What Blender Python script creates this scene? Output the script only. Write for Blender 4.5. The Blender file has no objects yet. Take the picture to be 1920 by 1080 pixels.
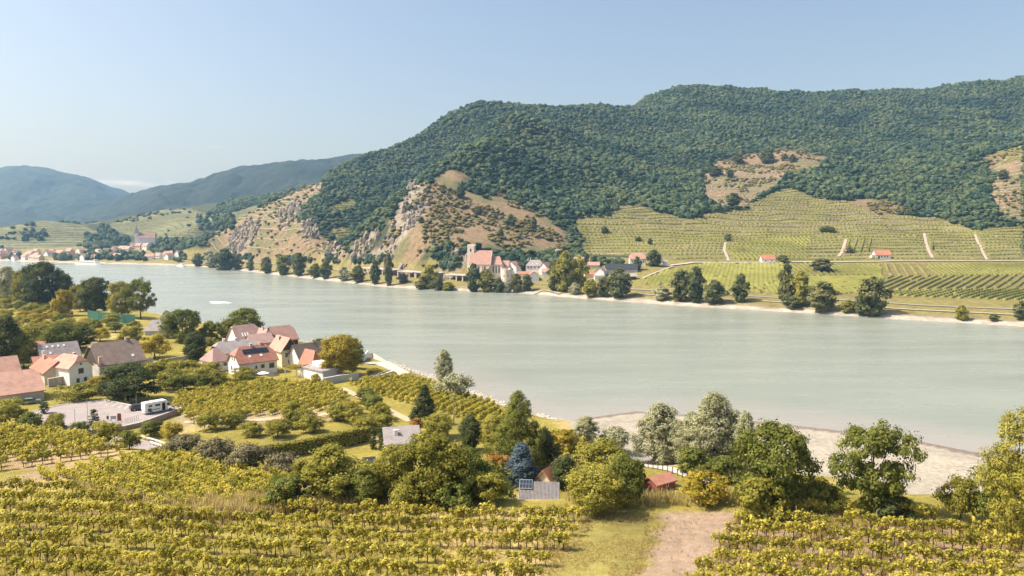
import bpy, bmesh, math, random
import numpy as np
from mathutils import Vector, Matrix
S = bpy.context.scene
COL = S.collection
# ------------------------------------------------------------------ camera, sky, sun, exposure
F = 1371.0; PITCH = math.atan(110.0 / F); CZ = 50.0
cam = bpy.data.cameras.new('camera'); cam.sensor_width = 36.0; cam.lens = 36.0 * F / 1920.0
cam.clip_start = 0.5; cam.clip_end = 30000.0
camo = bpy.data.objects.new('camera', cam); COL.objects.link(camo)
camo.location = (0, 0, CZ); camo.rotation_euler = (math.pi / 2 - PITCH, 0, 0); S.camera = camo
SUN_EL = math.radians(52); SUN_TO = Vector((-0.98, -0.10, 0)).normalized()
SUN_DIR = Vector((SUN_TO.x * math.cos(SUN_EL), SUN_TO.y * math.cos(SUN_EL), math.sin(SUN_EL)))
W = bpy.data.worlds.new('World'); S.world = W; W.use_nodes = True
nt = W.node_tree; bg = nt.nodes['Background']; sky = nt.nodes.new('ShaderNodeTexSky')
sky.sky_type = 'NISHITA'; sky.sun_disc = False; sky.sun_elevation = SUN_EL
sky.sun_rotation = math.atan2(SUN_TO.x, SUN_TO.y)
sky.altitude = 200; sky.air_density = 1.0; sky.dust_density = 5.0; sky.ozone_density = .4
tcw = nt.nodes.new('ShaderNodeTexCoord'); mpw = nt.nodes.new('ShaderNodeMapping'); mpw.inputs['Scale'].default_value = (7, 7, 42); nt.links.new(tcw.outputs['Generated'], mpw.inputs[0])
cn = nt.nodes.new('ShaderNodeTexNoise'); cn.inputs['Scale'].default_value = 1.0; cn.inputs['Detail'].default_value = 6; nt.links.new(mpw.outputs[0], cn.inputs['Vector'])
cr_ = nt.nodes.new('ShaderNodeValToRGB'); cr_.color_ramp.elements[0].position = .54; cr_.color_ramp.elements[1].position = .80; cr_.color_ramp.elements[1].color = (.5, .5, .5, 1)
sxz = nt.nodes.new('ShaderNodeSeparateXYZ'); nt.links.new(tcw.outputs['Generated'], sxz.inputs[0]); low = nt.nodes.new('ShaderNodeMapRange'); low.inputs[1].default_value = .05; low.inputs[2].default_value = .13; low.inputs[3].default_value = 1.0; low.inputs[4].default_value = .6; nt.links.new(sxz.outputs[2], low.inputs[0])
mlow = nt.nodes.new('ShaderNodeMath'); mlow.operation = 'MULTIPLY'; nt.links.new(cn.outputs[0], mlow.inputs[0]); nt.links.new(low.outputs[0], mlow.inputs[1]); nt.links.new(mlow.outputs[0], cr_.inputs[0])
cm_x = nt.nodes.new('ShaderNodeMix'); cm_x.data_type = 'RGBA'; cm_x.inputs[7].default_value = (9.0, 8.7, 8.2, 1); nt.links.new(cr_.outputs[0], cm_x.inputs[0]); nt.links.new(sky.outputs[0], cm_x.inputs[6]); nt.links.new(cm_x.outputs[2], bg.inputs[0]); bg.inputs[1].default_value = 0.122
sl = bpy.data.lights.new('sun', 'SUN'); sl.energy = 4.7; sl.angle = math.radians(0.5); sl.color = (1.0, 0.93, 0.80)
so = bpy.data.objects.new('sun', sl); COL.objects.link(so); so.rotation_euler = SUN_DIR.to_track_quat('Z', 'Y').to_euler()
vs = S.view_settings; vs.view_transform = 'Standard'; vs.look = 'None'; vs.exposure = 0.72; vs.gamma = 1.0; vs.use_curve_mapping = False
S.cycles.max_bounces = 7; S.cycles.diffuse_bounces = 4; S.cycles.glossy_bounces = 2; S.cycles.transmission_bounces = 3
S.cycles.transparent_max_bounces = 6; S.cycles.volume_bounces = 1; S.cycles.use_denoising = True
random.seed(7); RNG = np.random.default_rng(11)

# ------------------------------------------------------------------ survey helpers: a bearing in the photo to a place on the ground
_sp, _cp = math.sin(PITCH), math.cos(PITCH)
def ray(u, v):
    a = (u - 960.0) / F; b = (v - 540.0) / F
    d = np.array([a, _cp - b * _sp, -_sp - b * _cp])
    return d / d[1]
def at_depth(u, v, d):
    r = ray(u, v); return (r[0] * d, d, CZ + r[2] * d)
def at_z(u, v, z):
    r = ray(u, v); k = (z - CZ) / r[2]; return (r[0] * k, k, z)

# ------------------------------------------------------------------ numeric noise
def _hash(ix, iy, seed):
    h = (ix.astype(np.int64) * 374761393 + iy.astype(np.int64) * 668265263 + seed * 974634757) & 0xffffffff
    h = ((h ^ (h >> 13)) * 1274126177) & 0xffffffff
    return ((h ^ (h >> 16)) & 0xffff) / 65535.0
def vnoise(x, y, seed=0):
    x = np.asarray(x, float); y = np.asarray(y, float)
    ix = np.floor(x); iy = np.floor(y); fx = x - ix; fy = y - iy
    fx = fx * fx * (3 - 2 * fx); fy = fy * fy * (3 - 2 * fy)
    a = _hash(ix, iy, seed); b = _hash(ix + 1, iy, seed); c = _hash(ix, iy + 1, seed); d = _hash(ix + 1, iy + 1, seed)
    return (a * (1 - fx) + b * fx) * (1 - fy) + (c * (1 - fx) + d * fx) * fy
def fbm(x, y, seed=0, octs=4):
    s = 0; a = .5; t = 0
    for o in range(octs):
        s = s + a * vnoise(x * 2 ** o, y * 2 ** o, seed + o * 17); t += a; a *= .5
    return s / t * 2 - 1
def sstep(a, b, x):
    t = np.clip((x - a) / (b - a), 0, 1); return t * t * (3 - 2 * t)

# ------------------------------------------------------------------ river banks (world x, y)
FAR_PX = [(1912, 612), (1700, 600), (1540, 589), (1300, 575), (1160, 565), (960, 549), (840, 545), (720, 538), (600, 525), (480, 511), (430, 505), (350, 498), (130, 493), (0, 489)]
FB = [at_z(u, v, 0)[:2] for u, v in FAR_PX]
FB = [(620, 95), (430, 243)] + FB + [(-1300, 1330), (-2200, 1600)]
NB = [(560, -190), (300, 5), (160, 105)] + [at_z(u, v, 0)[:2] for u, v in
      [(1850, 852), (1700, 822), (1480, 796), (1330, 780), (1190, 771), (1130, 779), (1060, 790), (960, 760), (880, 730), (800, 700), (700, 668), (560, 638), (420, 612), (300, 589), (150, 566), (0, 546)]] + [(-640, 730), (-1000, 960), (-1700, 1200)]
FB = np.array(FB); NB = np.array(NB)
def pl_dist(P, x, y):
    """signed distance to a polyline running right to left; positive on its far (upper) side"""
    x = np.asarray(x, float); y = np.asarray(y, float)
    best = np.full(x.shape, 1e18); sg = np.ones(x.shape)
    for a, b in zip(P[:-1], P[1:]):
        dx, dy = b - a; L = dx * dx + dy * dy
        t = np.clip(((x - a[0]) * dx + (y - a[1]) * dy) / L, 0, 1)
        qx = x - a[0] - t * dx; qy = y - a[1] - t * dy; d = qx * qx + qy * qy
        cr = dx * (y - a[1]) - dy * (x - a[0]); m = d < best
        best = np.where(m, d, best); sg = np.where(m, np.where(cr < 0, 1.0, -1.0), sg)
    return np.sqrt(best) * sg

# ------------------------------------------------------------------ far terrain: thin plate through surveyed points
CP = []
def cp(u, v, d): CP.append(at_depth(u, v, d))
def cz(u, d, z): CP.append(((u - 960) / F * d, d, z))
SKY = [(345, 482, 1045), (390, 446, 1080), (470, 392, 1150), (560, 352, 1230), (630, 302, 1350), (680, 278, 1380), (770, 249, 1450), (830, 219, 1500), (900, 184, 1550), (980, 190, 1600), (1080, 193, 1680), (1165, 193, 1750), (1205, 170, 1830), (1270, 158, 1900), (1380, 163, 1900), (1480, 170, 1900), (1620, 160, 1950), (1800, 155, 2000), (1920, 156, 2000), (2150, 150, 2000)]
for u, v, d in SKY:
    v = v + np.interp(u, [345, 500, 630, 900, 1200, 1920], [2, 6, 9, 12, 24, 30])
    cp(u, v, d); x, y, z = at_depth(u, v, d); CP.append((x * (d + 260) / d, y + 260, z - 35 - (z * .25)))
for u, v, d in [
    # left-hand cliff spur above the river
    (440, 470, 960), (480, 465, 930), (540, 470, 870), (600, 470, 830), (640, 472, 810), (470, 430, 1010), (540, 420, 960), (600, 420, 920), (560, 385, 1080), (640, 350, 1150), (700, 320, 1240), (640, 400, 980),
    # gully behind the church spur
    (668, 462, 900), (706, 435, 990), (752, 385, 1090), (800, 335, 1180), (850, 300, 1290), (900, 240, 1400),
    # church spur crest and flanks
    (690, 428, 770), (735, 378, 820), (790, 343, 870), (832, 314, 920), (872, 287, 980), (905, 272, 1040), (960, 246, 1160),
    (700, 480, 700), (760, 478, 680), (820, 476, 665), (880, 468, 672), (950, 462, 690), (1010, 456, 715), (1055, 462, 735),
    (770, 430, 725), (850, 420, 745), (850, 370, 830), (930, 410, 775), (960, 380, 840), (1010, 415, 790), (900, 335, 920), (1000, 350, 950),
    (1000, 300, 1110), (1000, 250, 1270), (1010, 215, 1450), (1080, 440, 790), (1085, 480, 705), (1100, 330, 1010), (1120, 250, 1350),
    # vine terraces
    (1150, 478, 690), (1150, 405, 840), (1300, 484, 680), (1300, 420, 830), (1250, 385, 930), (1400, 440, 790), (1500, 430, 820), (1600, 430, 825), (1700, 440, 800), (1800, 450, 790), (1915, 452, 780), (2060, 440, 780),
    (1400, 380, 930), (1500, 380, 940), (1600, 385, 930), (1350, 340, 1040), (1400, 300, 1150), (1460, 285, 1200), (1550, 290, 1220), (1250, 300, 1200), (1250, 220, 1560), (1600, 345, 1020), (1700, 390, 910), (1800, 420, 850), (1880, 400, 840),
    (1915, 285, 1080), (1860, 292, 1090), (1850, 350, 960), (1915, 350, 940), (2050, 270, 1080), (1700, 310, 1180), (1770, 300, 1300), (1700, 220, 1560), (1850, 220, 1560), (1550, 220, 1580), (1400, 220, 1570),
    (1680, 350, 1020), (1780, 370, 980)]:
    cp(u, v, d)
for u, v, d in [(1300, 490, 668), (1400, 491, 668), (1500, 491, 668), (1650, 490, 672), (1800, 489, 672), (1915, 489, 674), (2060, 489, 672), (1200, 498, 640), (1100, 505, 640), (1000, 513, 640), (900, 519, 642), (1000, 498, 668)]:
    cp(u, v, d)
for u, d, z in [(1915, 420, 6), (1800, 440, 6), (1650, 470, 6), (1500, 500, 6), (1350, 520, 6), (1200, 545, 6), (1800, 560, 12), (1500, 580, 12), (2100, 480, 8), (2100, 380, 6), (2100, 600, 13),
                (800, 640, 7), (720, 670, 7), (640, 720, 7), (560, 780, 7), (480, 860, 7), (420, 930, 7), (380, 1000, 7), (300, 1050, 7), (200, 1110, 7), (80, 1160, 7), (-100, 1230, 7), (-300, 1300, 8),
                (330, 1120, 14), (250, 1180, 12), (150, 1230, 10), (50, 1250, 10), (-150, 1400, 12), (280, 1290, 30), (230, 1330, 22)]:
    cz(u, d, z)
# hills behind the distant town
for u, v, d in [(60, 465, 1330), (140, 462, 1330), (20, 430, 1480), (90, 414, 1560), (140, 420, 1560), (180, 440, 1500), (-40, 430, 1560), (-150, 450, 1500), (210, 462, 1420), (240, 455, 1450),
                (340, 440, 1300), (300, 432, 1500), (380, 420, 1420), (350, 396, 1750), (290, 400, 1750), (220, 412, 1800), (190, 436, 1760), (430, 402, 1620), (520, 372, 1650), (600, 340, 1650)]:
    cp(u, v, d)
for u, v, d in [(350, 410, 2100), (200, 425, 2100), (60, 425, 1900), (-150, 440, 1950), (500, 390, 2100), (-400, 430, 2000), (-700, 420, 1800)]:
    cp(u, v, d)
CP = np.array(CP)
class TPS:
    def __init__(s, P, lam=6.0):
        s.sc = 1000.0; s.xy = P[:, :2] / s.sc; n = len(P)
        K = s.U(((s.xy[:, None] - s.xy[None]) ** 2).sum(-1)) + np.eye(n) * lam * 1e-4
        A = np.zeros((n + 3, n + 3)); A[:n, :n] = K; A[:n, n] = 1; A[:n, n + 1:] = s.xy; A[n, :n] = 1; A[n + 1:, :n] = s.xy.T
        s.w = np.linalg.solve(A, np.r_[P[:, 2], 0, 0, 0])
    @staticmethod
    def U(r2): return .5 * r2 * np.log(r2 + 1e-12)
    def __call__(s, x, y):
        x = np.asarray(x, float); sh = x.shape; X = x.ravel() / s.sc; Y = np.asarray(y, float).ravel() / s.sc; n = len(s.xy)
        out = s.w[n] + s.w[n + 1] * X + s.w[n + 2] * Y
        for i in range(n): out = out + s.w[i] * s.U((X - s.xy[i, 0]) ** 2 + (Y - s.xy[i, 1]) ** 2)
        return out.reshape(sh)
tps = TPS(CP)
def Hfar(x, y):
    x = np.asarray(x, float); y = np.asarray(y, float)
    t = pl_dist(FB, x, y); z = tps(x, y)
    z = np.maximum(z, 5.0 + .004 * np.clip(t, 0, 300))
    k = sstep(14, 60, z)
    z = z + 30 * sstep(80, 160, z) * (1 - sstep(230, 320, z)) * fbm(x / 240, y / 240, 23, 3)
    z = z + k * ((9 + 13 * sstep(90, 170, z)) * fbm(x / 130, y / 130, 3, 4) + 2.5 * fbm(x / 30, y / 30, 9, 3)) + .5 * fbm(x / 25, y / 25, 5, 2)
    z = np.minimum(z, 7.0 + np.maximum(0, t - 46) * 1.6)
    b = sstep(0, 9, t) * 2.2 + sstep(9, 26, t) * 3.0 - .2
    m = sstep(16, 45, t)
    return np.where(t < 0, np.maximum(-3, t * .12), b * (1 - m) + z * m)

# ------------------------------------------------------------------ near terrain
_ex = np.array([-400, -150, -110, -75, -52, -38, -27, -18, 0, 30, 60, 100, 300])
_et = np.array([122, 122, 113, 105, 97, 92, 87, 82, 78, 79, 80, 80, 66]); _eb = np.array([156, 156, 150, 142, 134, 126, 118, 110, 100, 101, 103, 104, 92])
def Hnear(x, y):
    x = np.asarray(x, float); y = np.asarray(y, float)
    w = -pl_dist(NB, x, y)
    beach = sstep(12, 30, x) * (1 - sstep(105, 150, x))       # the gravel bar on the right
    bank = sstep(0, 12, w) * 3.2 + sstep(12, 30, w) * 2.3
    sand = sstep(0, 14, w) * .9 + sstep(14, 46, w) * .7 + sstep(42, 60, w) * 3.9
    z = np.where(w < 0, np.maximum(-2.5, w * (.03 + .1 * (1 - beach))), bank * (1 - beach) + sand * beach)
    z = z + sstep(20, 120, w) * 1.2 + sstep(10, 40, w) * .35 * fbm(x / 22, y / 22, 21, 3)
    top = 20.6 - (y - 60) * .03 + .35 * fbm(x / 18, y / 18, 31, 3) + np.clip(60 - y, 0, 80) * .12
    e = sstep(0, 1, (np.interp(x, _ex, _eb) - y) / (np.interp(x, _ex, _eb) - np.interp(x, _ex, _et)))
    return z * (1 - e) + top * e
def H(x, y):
    x = np.asarray(x, float); y = np.asarray(y, float)
    far = pl_dist(FB, x, y) > -60
    return np.where(far, Hfar(x, y), Hnear(x, y))
def hits(uv, far=None, start=40.0):
    """first ground point along each bearing"""
    R = np.array([ray(u, v) for u, v in uv]); n = len(R)
    ds = np.concatenate([np.arange(start, 320, 1.5), np.arange(320, 1200, 4), np.arange(1200, 2400, 10)])
    fn = Hfar if far else (Hnear if far is False else H)
    if far: ds = ds[ds > 330]
    if far is False: ds = ds[ds < 620]
    out = np.zeros((n, 3))
    for i in range(n):
        x = R[i, 0] * ds; zz = CZ + R[i, 2] * ds; g = fn(x, ds)
        g = np.maximum(g, 0) if far is None else g
        k = np.argmax(zz <= g) if (zz <= g).any() else len(ds) - 1
        if k > 0:
            a = zz[k - 1] - g[k - 1]; b = zz[k] - g[k]; f = a / (a - b) if a != b else 0
            d = ds[k - 1] + np.clip(f, 0, 1) * (ds[k] - ds[k - 1])
        else: d = ds[0]
        out[i] = (R[i, 0] * d, d, float(fn(np.array([R[i, 0] * d]), np.array([d]))[0]))
    return out
def plan(poly, far=True, step=14):
    pts = []
    for (a, b), (c, d) in zip(poly, poly[1:] + poly[:1]):
        n = max(1, int(math.hypot(c - a, d - b) / step))
        pts += [(a + (c - a) * k / n, b + (d - b) * k / n) for k in range(n)]
    return hits(pts, far)[:, :2]
def inside(poly, x, y):
    x = np.asarray(x, float); y = np.asarray(y, float); r = np.zeros(x.shape, bool)
    P = np.asarray(poly); Q = np.roll(P, -1, 0)
    for (ax, ay), (bx, by) in zip(P, Q):
        if ay == by: continue
        c = ((ay > y) != (by > y)) & (x < (bx - ax) * (y - ay) / (by - ay) + ax); r ^= c
    return r

# ------------------------------------------------------------------ materials
def mat(name):
    m = bpy.data.materials.new(name); m.use_nodes = True; n = m.node_tree.nodes; n.clear()
    o = n.new('ShaderNodeOutputMaterial'); p = n.new('ShaderNodeBsdfPrincipled'); m.node_tree.links.new(p.outputs[0], o.inputs[0])
    p.inputs['Roughness'].default_value = .9; p.inputs['Specular IOR Level'].default_value = .2
    return m, n, m.node_tree.links, p, o
def ramp(n, stops):
    r = n.new('ShaderNodeValToRGB'); e = r.color_ramp.elements
    while len(e) < len(stops): e.new(.5)
    for q, (pos, c) in zip(e, stops): q.position = pos; q.color = (*c, 1)
    return r
def noise(n, l, scale, detail=4, rough=.6, coord='Object', vec=None):
    t = n.new('ShaderNodeTexNoise'); t.inputs['Scale'].default_value = scale; t.inputs['Detail'].default_value = detail; t.inputs['Roughness'].default_value = rough
    if vec is None:
        c = n.new('ShaderNodeTexCoord'); vec = c.outputs[coord]
    l.new(vec, t.inputs['Vector']); return t
def mixc(n, l, fac, a, b, mode='MIX'):
    m = n.new('ShaderNodeMix'); m.data_type = 'RGBA'; m.blend_type = mode
    for s, v in ((m.inputs[0], fac), (m.inputs[6], a), (m.inputs[7], b)):
        if hasattr(v, 'is_linked') or hasattr(v, 'links'): l.new(v, s)
        elif isinstance(v, (int, float)): s.default_value = v
        else: s.default_value = (*v, 1)
    return m.outputs[2]
MATS = {}
def plain(name, c, rough=.85, var=.25, scale=.8, spec=.2, metal=0, c2=None):
    """a painted, plastered or mineral surface: base colour broken by blotchy wear"""
    if name in MATS: return MATS[name]
    m, n, l, p, o = mat(name); t = noise(n, l, scale, 6, .65)
    a = tuple(v * (1 - var) for v in c); b = tuple(min(1, v * (1 + var * .6)) for v in c)
    r = ramp(n, [(.3, c2 or a), (.5, c), (.72, b)]); l.new(t.outputs[0], r.inputs[0]); l.new(r.outputs[0], p.inputs['Base Color'])
    p.inputs['Roughness'].default_value = rough; p.inputs['Specular IOR Level'].default_value = spec; p.inputs['Metallic'].default_value = metal
    MATS[name] = m; return m
def leafmat(name, dark, mid, light, trans=.3, pos=.25, drift=0., dscale=.011):
    """leaf cards: colour differs from leaf to leaf ('shade' on the mesh) and from plant to plant"""
    if name in MATS: return MATS[name]
    m, n, l, p, o = mat(name)
    at = n.new('ShaderNodeAttribute'); at.attribute_name = 'shade'
    oi = n.new('ShaderNodeObjectInfo'); ad = n.new('ShaderNodeMath'); ad.operation = 'MULTIPLY_ADD'
    l.new(oi.outputs['Random'], ad.inputs[0]); ad.inputs[1].default_value = pos; l.new(at.outputs['Fac'], ad.inputs[2])
    out_ = ad.outputs[0]
    if drift:      # stands of different trees: slow change over the hill
        tn = noise(n, l, dscale, 3, .6, vec=oi.outputs['Location']); a2 = n.new('ShaderNodeMath'); a2.operation = 'MULTIPLY_ADD'; l.new(tn.outputs[0], a2.inputs[0]); a2.inputs[1].default_value = drift; l.new(out_, a2.inputs[2]); a3 = n.new('ShaderNodeMath'); a3.operation = 'SUBTRACT'; l.new(a2.outputs[0], a3.inputs[0]); a3.inputs[1].default_value = drift * .5 + pos * .4; out_ = a3.outputs[0]
    r = ramp(n, [(.1, dark), (.55, mid), (1.0, light)]); l.new(out_, r.inputs[0])
    l.new(r.outputs[0], p.inputs['Base Color']); p.inputs['Roughness'].default_value = .75; p.inputs['Specular IOR Level'].default_value = .12
    tr = n.new('ShaderNodeBsdfTranslucent'); l.new(r.outputs[0], tr.inputs[0])
    mx = n.new('ShaderNodeMixShader'); mx.inputs[0].default_value = trans
    l.new(p.outputs[0], mx.inputs[1]); l.new(tr.outputs[0], mx.inputs[2]); l.new(mx.outputs[0], o.inputs[0])
    MATS[name] = m; return m

# ------------------------------------------------------------------ mesh helpers
def mesh_obj(name, V, Fc, m=None, parent=None, smooth=False, link=True, kind=None, attrs=None):
    me = bpy.data.meshes.new(name); V = np.asarray(V, float)
    me.from_pydata(V.tolist() if len(V) < 5000 else V, [], Fc) if not isinstance(Fc, np.ndarray) else None
    if isinstance(Fc, np.ndarray):
        k = Fc.shape[1]; me.vertices.add(len(V)); me.vertices.foreach_set('co', V.ravel())
        me.loops.add(Fc.size); me.loops.foreach_set('vertex_index', Fc.ravel().astype(np.int32))
        me.polygons.add(len(Fc)); me.polygons.foreach_set('loop_start', np.arange(0, Fc.size, k, dtype=np.int32)); me.update(calc_edges=True)
    if m: me.materials.append(m)
    if smooth: me.polygons.foreach_set('use_smooth', np.ones(len(me.polygons), bool))
    for an, (typ, dom, data) in (attrs or {}).items():
        a = me.attributes.new(an, typ, dom)
        a.data.foreach_set('color' if typ == 'FLOAT_COLOR' else ('vector' if typ == 'FLOAT_VECTOR' else 'value'), np.asarray(data, np.float32).ravel())
    o = bpy.data.objects.new(name, me)
    if link: COL.objects.link(o)
    if parent: o.parent = parent
    if kind: o['kind'] = kind
    return o
def grid_faces(nr, nc):
    i = np.arange(nr * nc).reshape(nr, nc)
    return np.stack([i[:-1, :-1], i[:-1, 1:], i[1:, 1:], i[1:, :-1]], -1).reshape(-1, 4)
def tag(o, label, cat, group=None, kind=None):
    o['label'] = label
    if kind: o['kind'] = kind
    if cat: o['category'] = cat
    if group: o['group'] = group
    return o
def scatter(name, pts, scale, rotz, idx, protos, m=None, kind='stuff', tilt=None):
    """one object whose geometry nodes stand a plant on each point"""
    n = len(pts); me = bpy.data.meshes.new(name); me.vertices.add(n); me.vertices.foreach_set('co', np.asarray(pts, np.float32).ravel())
    for an, typ, data in (('pscale', 'FLOAT_VECTOR', scale), ('prot', 'FLOAT', rotz), ('pidx', 'INT', idx)):
        a = me.attributes.new(an, typ, 'POINT'); data = np.asarray(data)
        a.data.foreach_set('vector' if typ == 'FLOAT_VECTOR' else 'value', data.ravel().astype(np.int32 if typ == 'INT' else np.float32))
    o = bpy.data.objects.new(name, me); COL.objects.link(o); o['kind'] = kind
    ng = bpy.data.node_groups.new(name + '_nodes', 'GeometryNodeTree')
    ng.interface.new_socket('Geometry', in_out='INPUT', socket_type='NodeSocketGeometry'); ng.interface.new_socket('Geometry', in_out='OUTPUT', socket_type='NodeSocketGeometry')
    N = ng.nodes; L = ng.links; gi = N.new('NodeGroupInput'); go = N.new('NodeGroupOutput')
    m2p = N.new('GeometryNodeMeshToPoints'); L.new(gi.outputs[0], m2p.inputs[0])
    ip = N.new('GeometryNodeInstanceOnPoints'); L.new(m2p.outputs[0], ip.inputs['Points'])
    j = N.new('GeometryNodeJoinGeometry')
    for pr in reversed(protos):
        oi = N.new('GeometryNodeObjectInfo'); oi.inputs['Object'].default_value = pr; oi.inputs['As Instance'].default_value = True
        L.new(oi.outputs['Geometry'], j.inputs[0])
    L.new(j.outputs[0], ip.inputs['Instance']); ip.inputs['Pick Instance'].default_value = True
    def na(nm, typ):
        q = N.new('GeometryNodeInputNamedAttribute'); q.data_type = typ; q.inputs['Name'].default_value = nm; return q.outputs['Attribute']
    L.new(na('pidx', 'INT'), ip.inputs['Instance Index']); L.new(na('pscale', 'FLOAT_VECTOR'), ip.inputs['Scale'])
    cx = N.new('ShaderNodeCombineXYZ'); L.new(na('prot', 'FLOAT'), cx.inputs[2]); L.new(cx.outputs[0], ip.inputs['Rotation'])
    L.new(ip.outputs[0], go.inputs[0])
    md = o.modifiers.new('scatter', 'NODES'); md.node_group = ng
    return o
# ------------------------------------------------------------------ ground cover zones on the far side (survey outlines -> plan)
Z = {}
Z['brown'] = [plan(p) for p in [
    [(712, 470), (735, 425), (770, 385), (800, 352), (835, 318), (880, 330), (860, 352), (910, 372), (935, 360), (985, 392), (1020, 402), (1062, 440), (1060, 472), (1000, 478), (940, 470), (880, 462), (820, 470), (780, 485), (740, 485)],
    [(1316, 330), (1345, 302), (1390, 292), (1450, 283), (1490, 280), (1555, 296), (1530, 318), (1480, 332), (1455, 350), (1420, 368), (1400, 390), (1345, 394), (1318, 370)],
    [(1845, 295), (1870, 285), (1919, 275), (1919, 425), (1880, 405), (1850, 368), (1870, 330)],
    [(380, 482), (395, 448), (470, 398), (560, 357), (600, 340), (608, 352), (575, 385), (556, 410), (590, 440), (640, 456), (655, 480), (640, 493), (450, 488)],
    [(1580, 375), (1640, 372), (1690, 385), (1700, 400), (1610, 405)]]]
Z['rock'] = [plan(p) for p in [
    [(690, 445), (705, 425), (720, 440), (735, 485), (760, 490), (880, 488), (878, 505), (770, 508), (700, 502)],
    [(566, 420), (585, 405), (600, 440), (590, 450), (566, 440)], [(602, 455), (640, 465), (640, 492), (615, 492)],
    [(770, 350), (800, 345), (800, 390), (770, 430), (730, 480), (725, 440), (745, 390)],
    [(430, 440), (470, 410), (490, 430), (460, 470), (430, 470)], [(520, 400), (560, 375), (566, 400), (530, 430)], [(660, 460), (690, 440), (692, 490), (664, 490)], [(835, 470), (880, 478), (876, 492), (840, 490)]]]
Z['terrace'] = [plan(p) for p in [
    [(1075, 410), (1150, 405), (1155, 388), (1200, 385), (1240, 400), (1300, 412), (1325, 400), (1400, 392), (1425, 372), (1480, 352), (1530, 372), (1590, 380), (1640, 400), (1700, 405), (1760, 410), (1830, 432), (1919, 425), (1919, 488), (1290, 489), (1215, 482), (1160, 478), (1100, 478), (1090, 450)],
    [(1850, 292), (1919, 272), (1919, 305), (1875, 318)],
    [(612, 388), (660, 372), (670, 385), (625, 402)], [(622, 430), (662, 424), (660, 445), (625, 450)],
    [(570, 466), (612, 464), (612, 490), (560, 490)]]]
Z['hill_vines'] = [plan(p, step=20) for p in [
    [(-60, 432), (20, 425), (90, 412), (150, 420), (190, 436), (160, 462), (0, 468), (-60, 468)],
    [(150, 412), (205, 398), (200, 410), (170, 420)],
    [(190, 425), (290, 396), (350, 392), (390, 402), (440, 398), (500, 378), (470, 405), (400, 440), (330, 450), (250, 442)]]]
def zone(k, x, y):
    r = np.zeros(np.shape(x), bool)
    for p in Z[k]: r |= inside(p, x, y)
    return r

# far terrain mesh: columns fan out from the far bank
nc, nr = 460, 300
seg = np.r_[0, np.cumsum(np.hypot(*np.diff(FB, axis=0).T))]
sp = np.linspace(0, seg[-1], nc) ; bx = np.interp(sp, seg, FB[:, 0]); by = np.interp(sp, seg, FB[:, 1])
k = sp / seg[-1]; ex = np.interp(k, [0, .2, .35, .55, .7, .85, 1], [2300, 2100, 1300, 500, -300, -1500, -3200]); ey = np.interp(k, [0, .2, .35, .55, .7, .85, 1], [900, 1900, 2500, 2600, 2500, 2500, 2500])
q = np.r_[np.array([-30, -12, -5, -2, 0, 2, 4, 6, 9, 12, 16, 20, 26, 33, 40, 48, 57]), 57 + np.cumsum(np.linspace(6, 11, nr - 17))]
L_ = np.hypot(ex - bx, ey - by); q = q[:, None] * np.ones(nc); 
dirx = (ex - bx) / L_; diry = (ey - by) / L_
X = bx + dirx * q; Y = by + diry * q
ZZ = Hfar(X, Y); T = pl_dist(FB, X, Y)
fx, fy = X.ravel(), Y.ravel()
br = zone('brown', fx, fy); rk = zone('rock', fx, fy); te = zone('terrace', fx, fy); hv = zone('hill_vines', fx, fy)
gz = np.gradient(ZZ, axis=0) / np.maximum(np.hypot(np.gradient(X, axis=0), np.gradient(Y, axis=0)), .1); slope = np.abs(gz).ravel()
n1 = fbm(fx / 40, fy / 40, 41, 4); n2 = fbm(fx / 12, fy / 12, 43, 3)
col = np.zeros((fx.size, 3)); col[:] = (.045, .052, .022)
tt = T.ravel(); zz = ZZ.ravel()
pl = (tt > 0) & (zz < 24); col[pl] = (.20, .17, .055)
col[hv] = np.array((.135, .14, .068)) * (1 + .5 * n1[hv, None] + .3 * n2[hv, None])
col[te] = np.array((.175, .155, .06)) * (1 + .3 * n2[te, None])  # terrace soil, its colour darkened to stand for shade between the rows
col[br] = np.array((.205, .145, .082)) * (1 + .18 * n1[br, None] + .12 * n2[br, None])
gp = br & (n1 + .6 * n2 > .12); col[gp] = (.135, .125, .055)
rr = rk & (n2 + .5 * n1 > -.35); col[rr] = np.array((.24, .20, .15)) * (1 + .35 * n2[rr, None])
fv = np.zeros(len(tt), bool)
for P_ in [plan([(1190, 530), (1245, 508), (1330, 496), (1990, 494), (1990, 566), (1700, 558), (1560, 556), (1400, 550), (1280, 540)])]: fv |= inside(P_, fx, fy)
col[fv & pl] = np.array((.17, .135, .055))  # gaps between vine rows: shadow put into a darker ground colour
gb = (tt > -3) & (tt < 6.5 + 2.5 * n2); col[gb] = np.array((.38, .33, .27)) * (1 + .15 * n2[gb, None])
gb2 = (tt >= 6.5) & (tt < 14) ; col[gb2] = np.array((.25, .21, .12)) * (1 + .4 * n2[gb2, None])
m, n, l, p, o = mat('hillside')
va = n.new('ShaderNodeVertexColor'); va.layer_name = 'cover'; t = noise(n, l, .22, 6, .7)
r = ramp(n, [(.3, (.62, .62, .62)), (.7, (1.3, 1.3, 1.3))]); l.new(t.outputs[0], r.inputs[0])
l.new(mixc(n, l, 1.0, va.outputs[0], r.outputs[0], 'MULTIPLY'), p.inputs['Base Color'])
bm_ = n.new('ShaderNodeBump'); bm_.inputs['Strength'].default_value = .6; bm_.inputs['Distance'].default_value = 2.0; l.new(t.outputs[0], bm_.inputs['Height']); l.new(bm_.outputs[0], p.inputs['Normal'])
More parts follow.
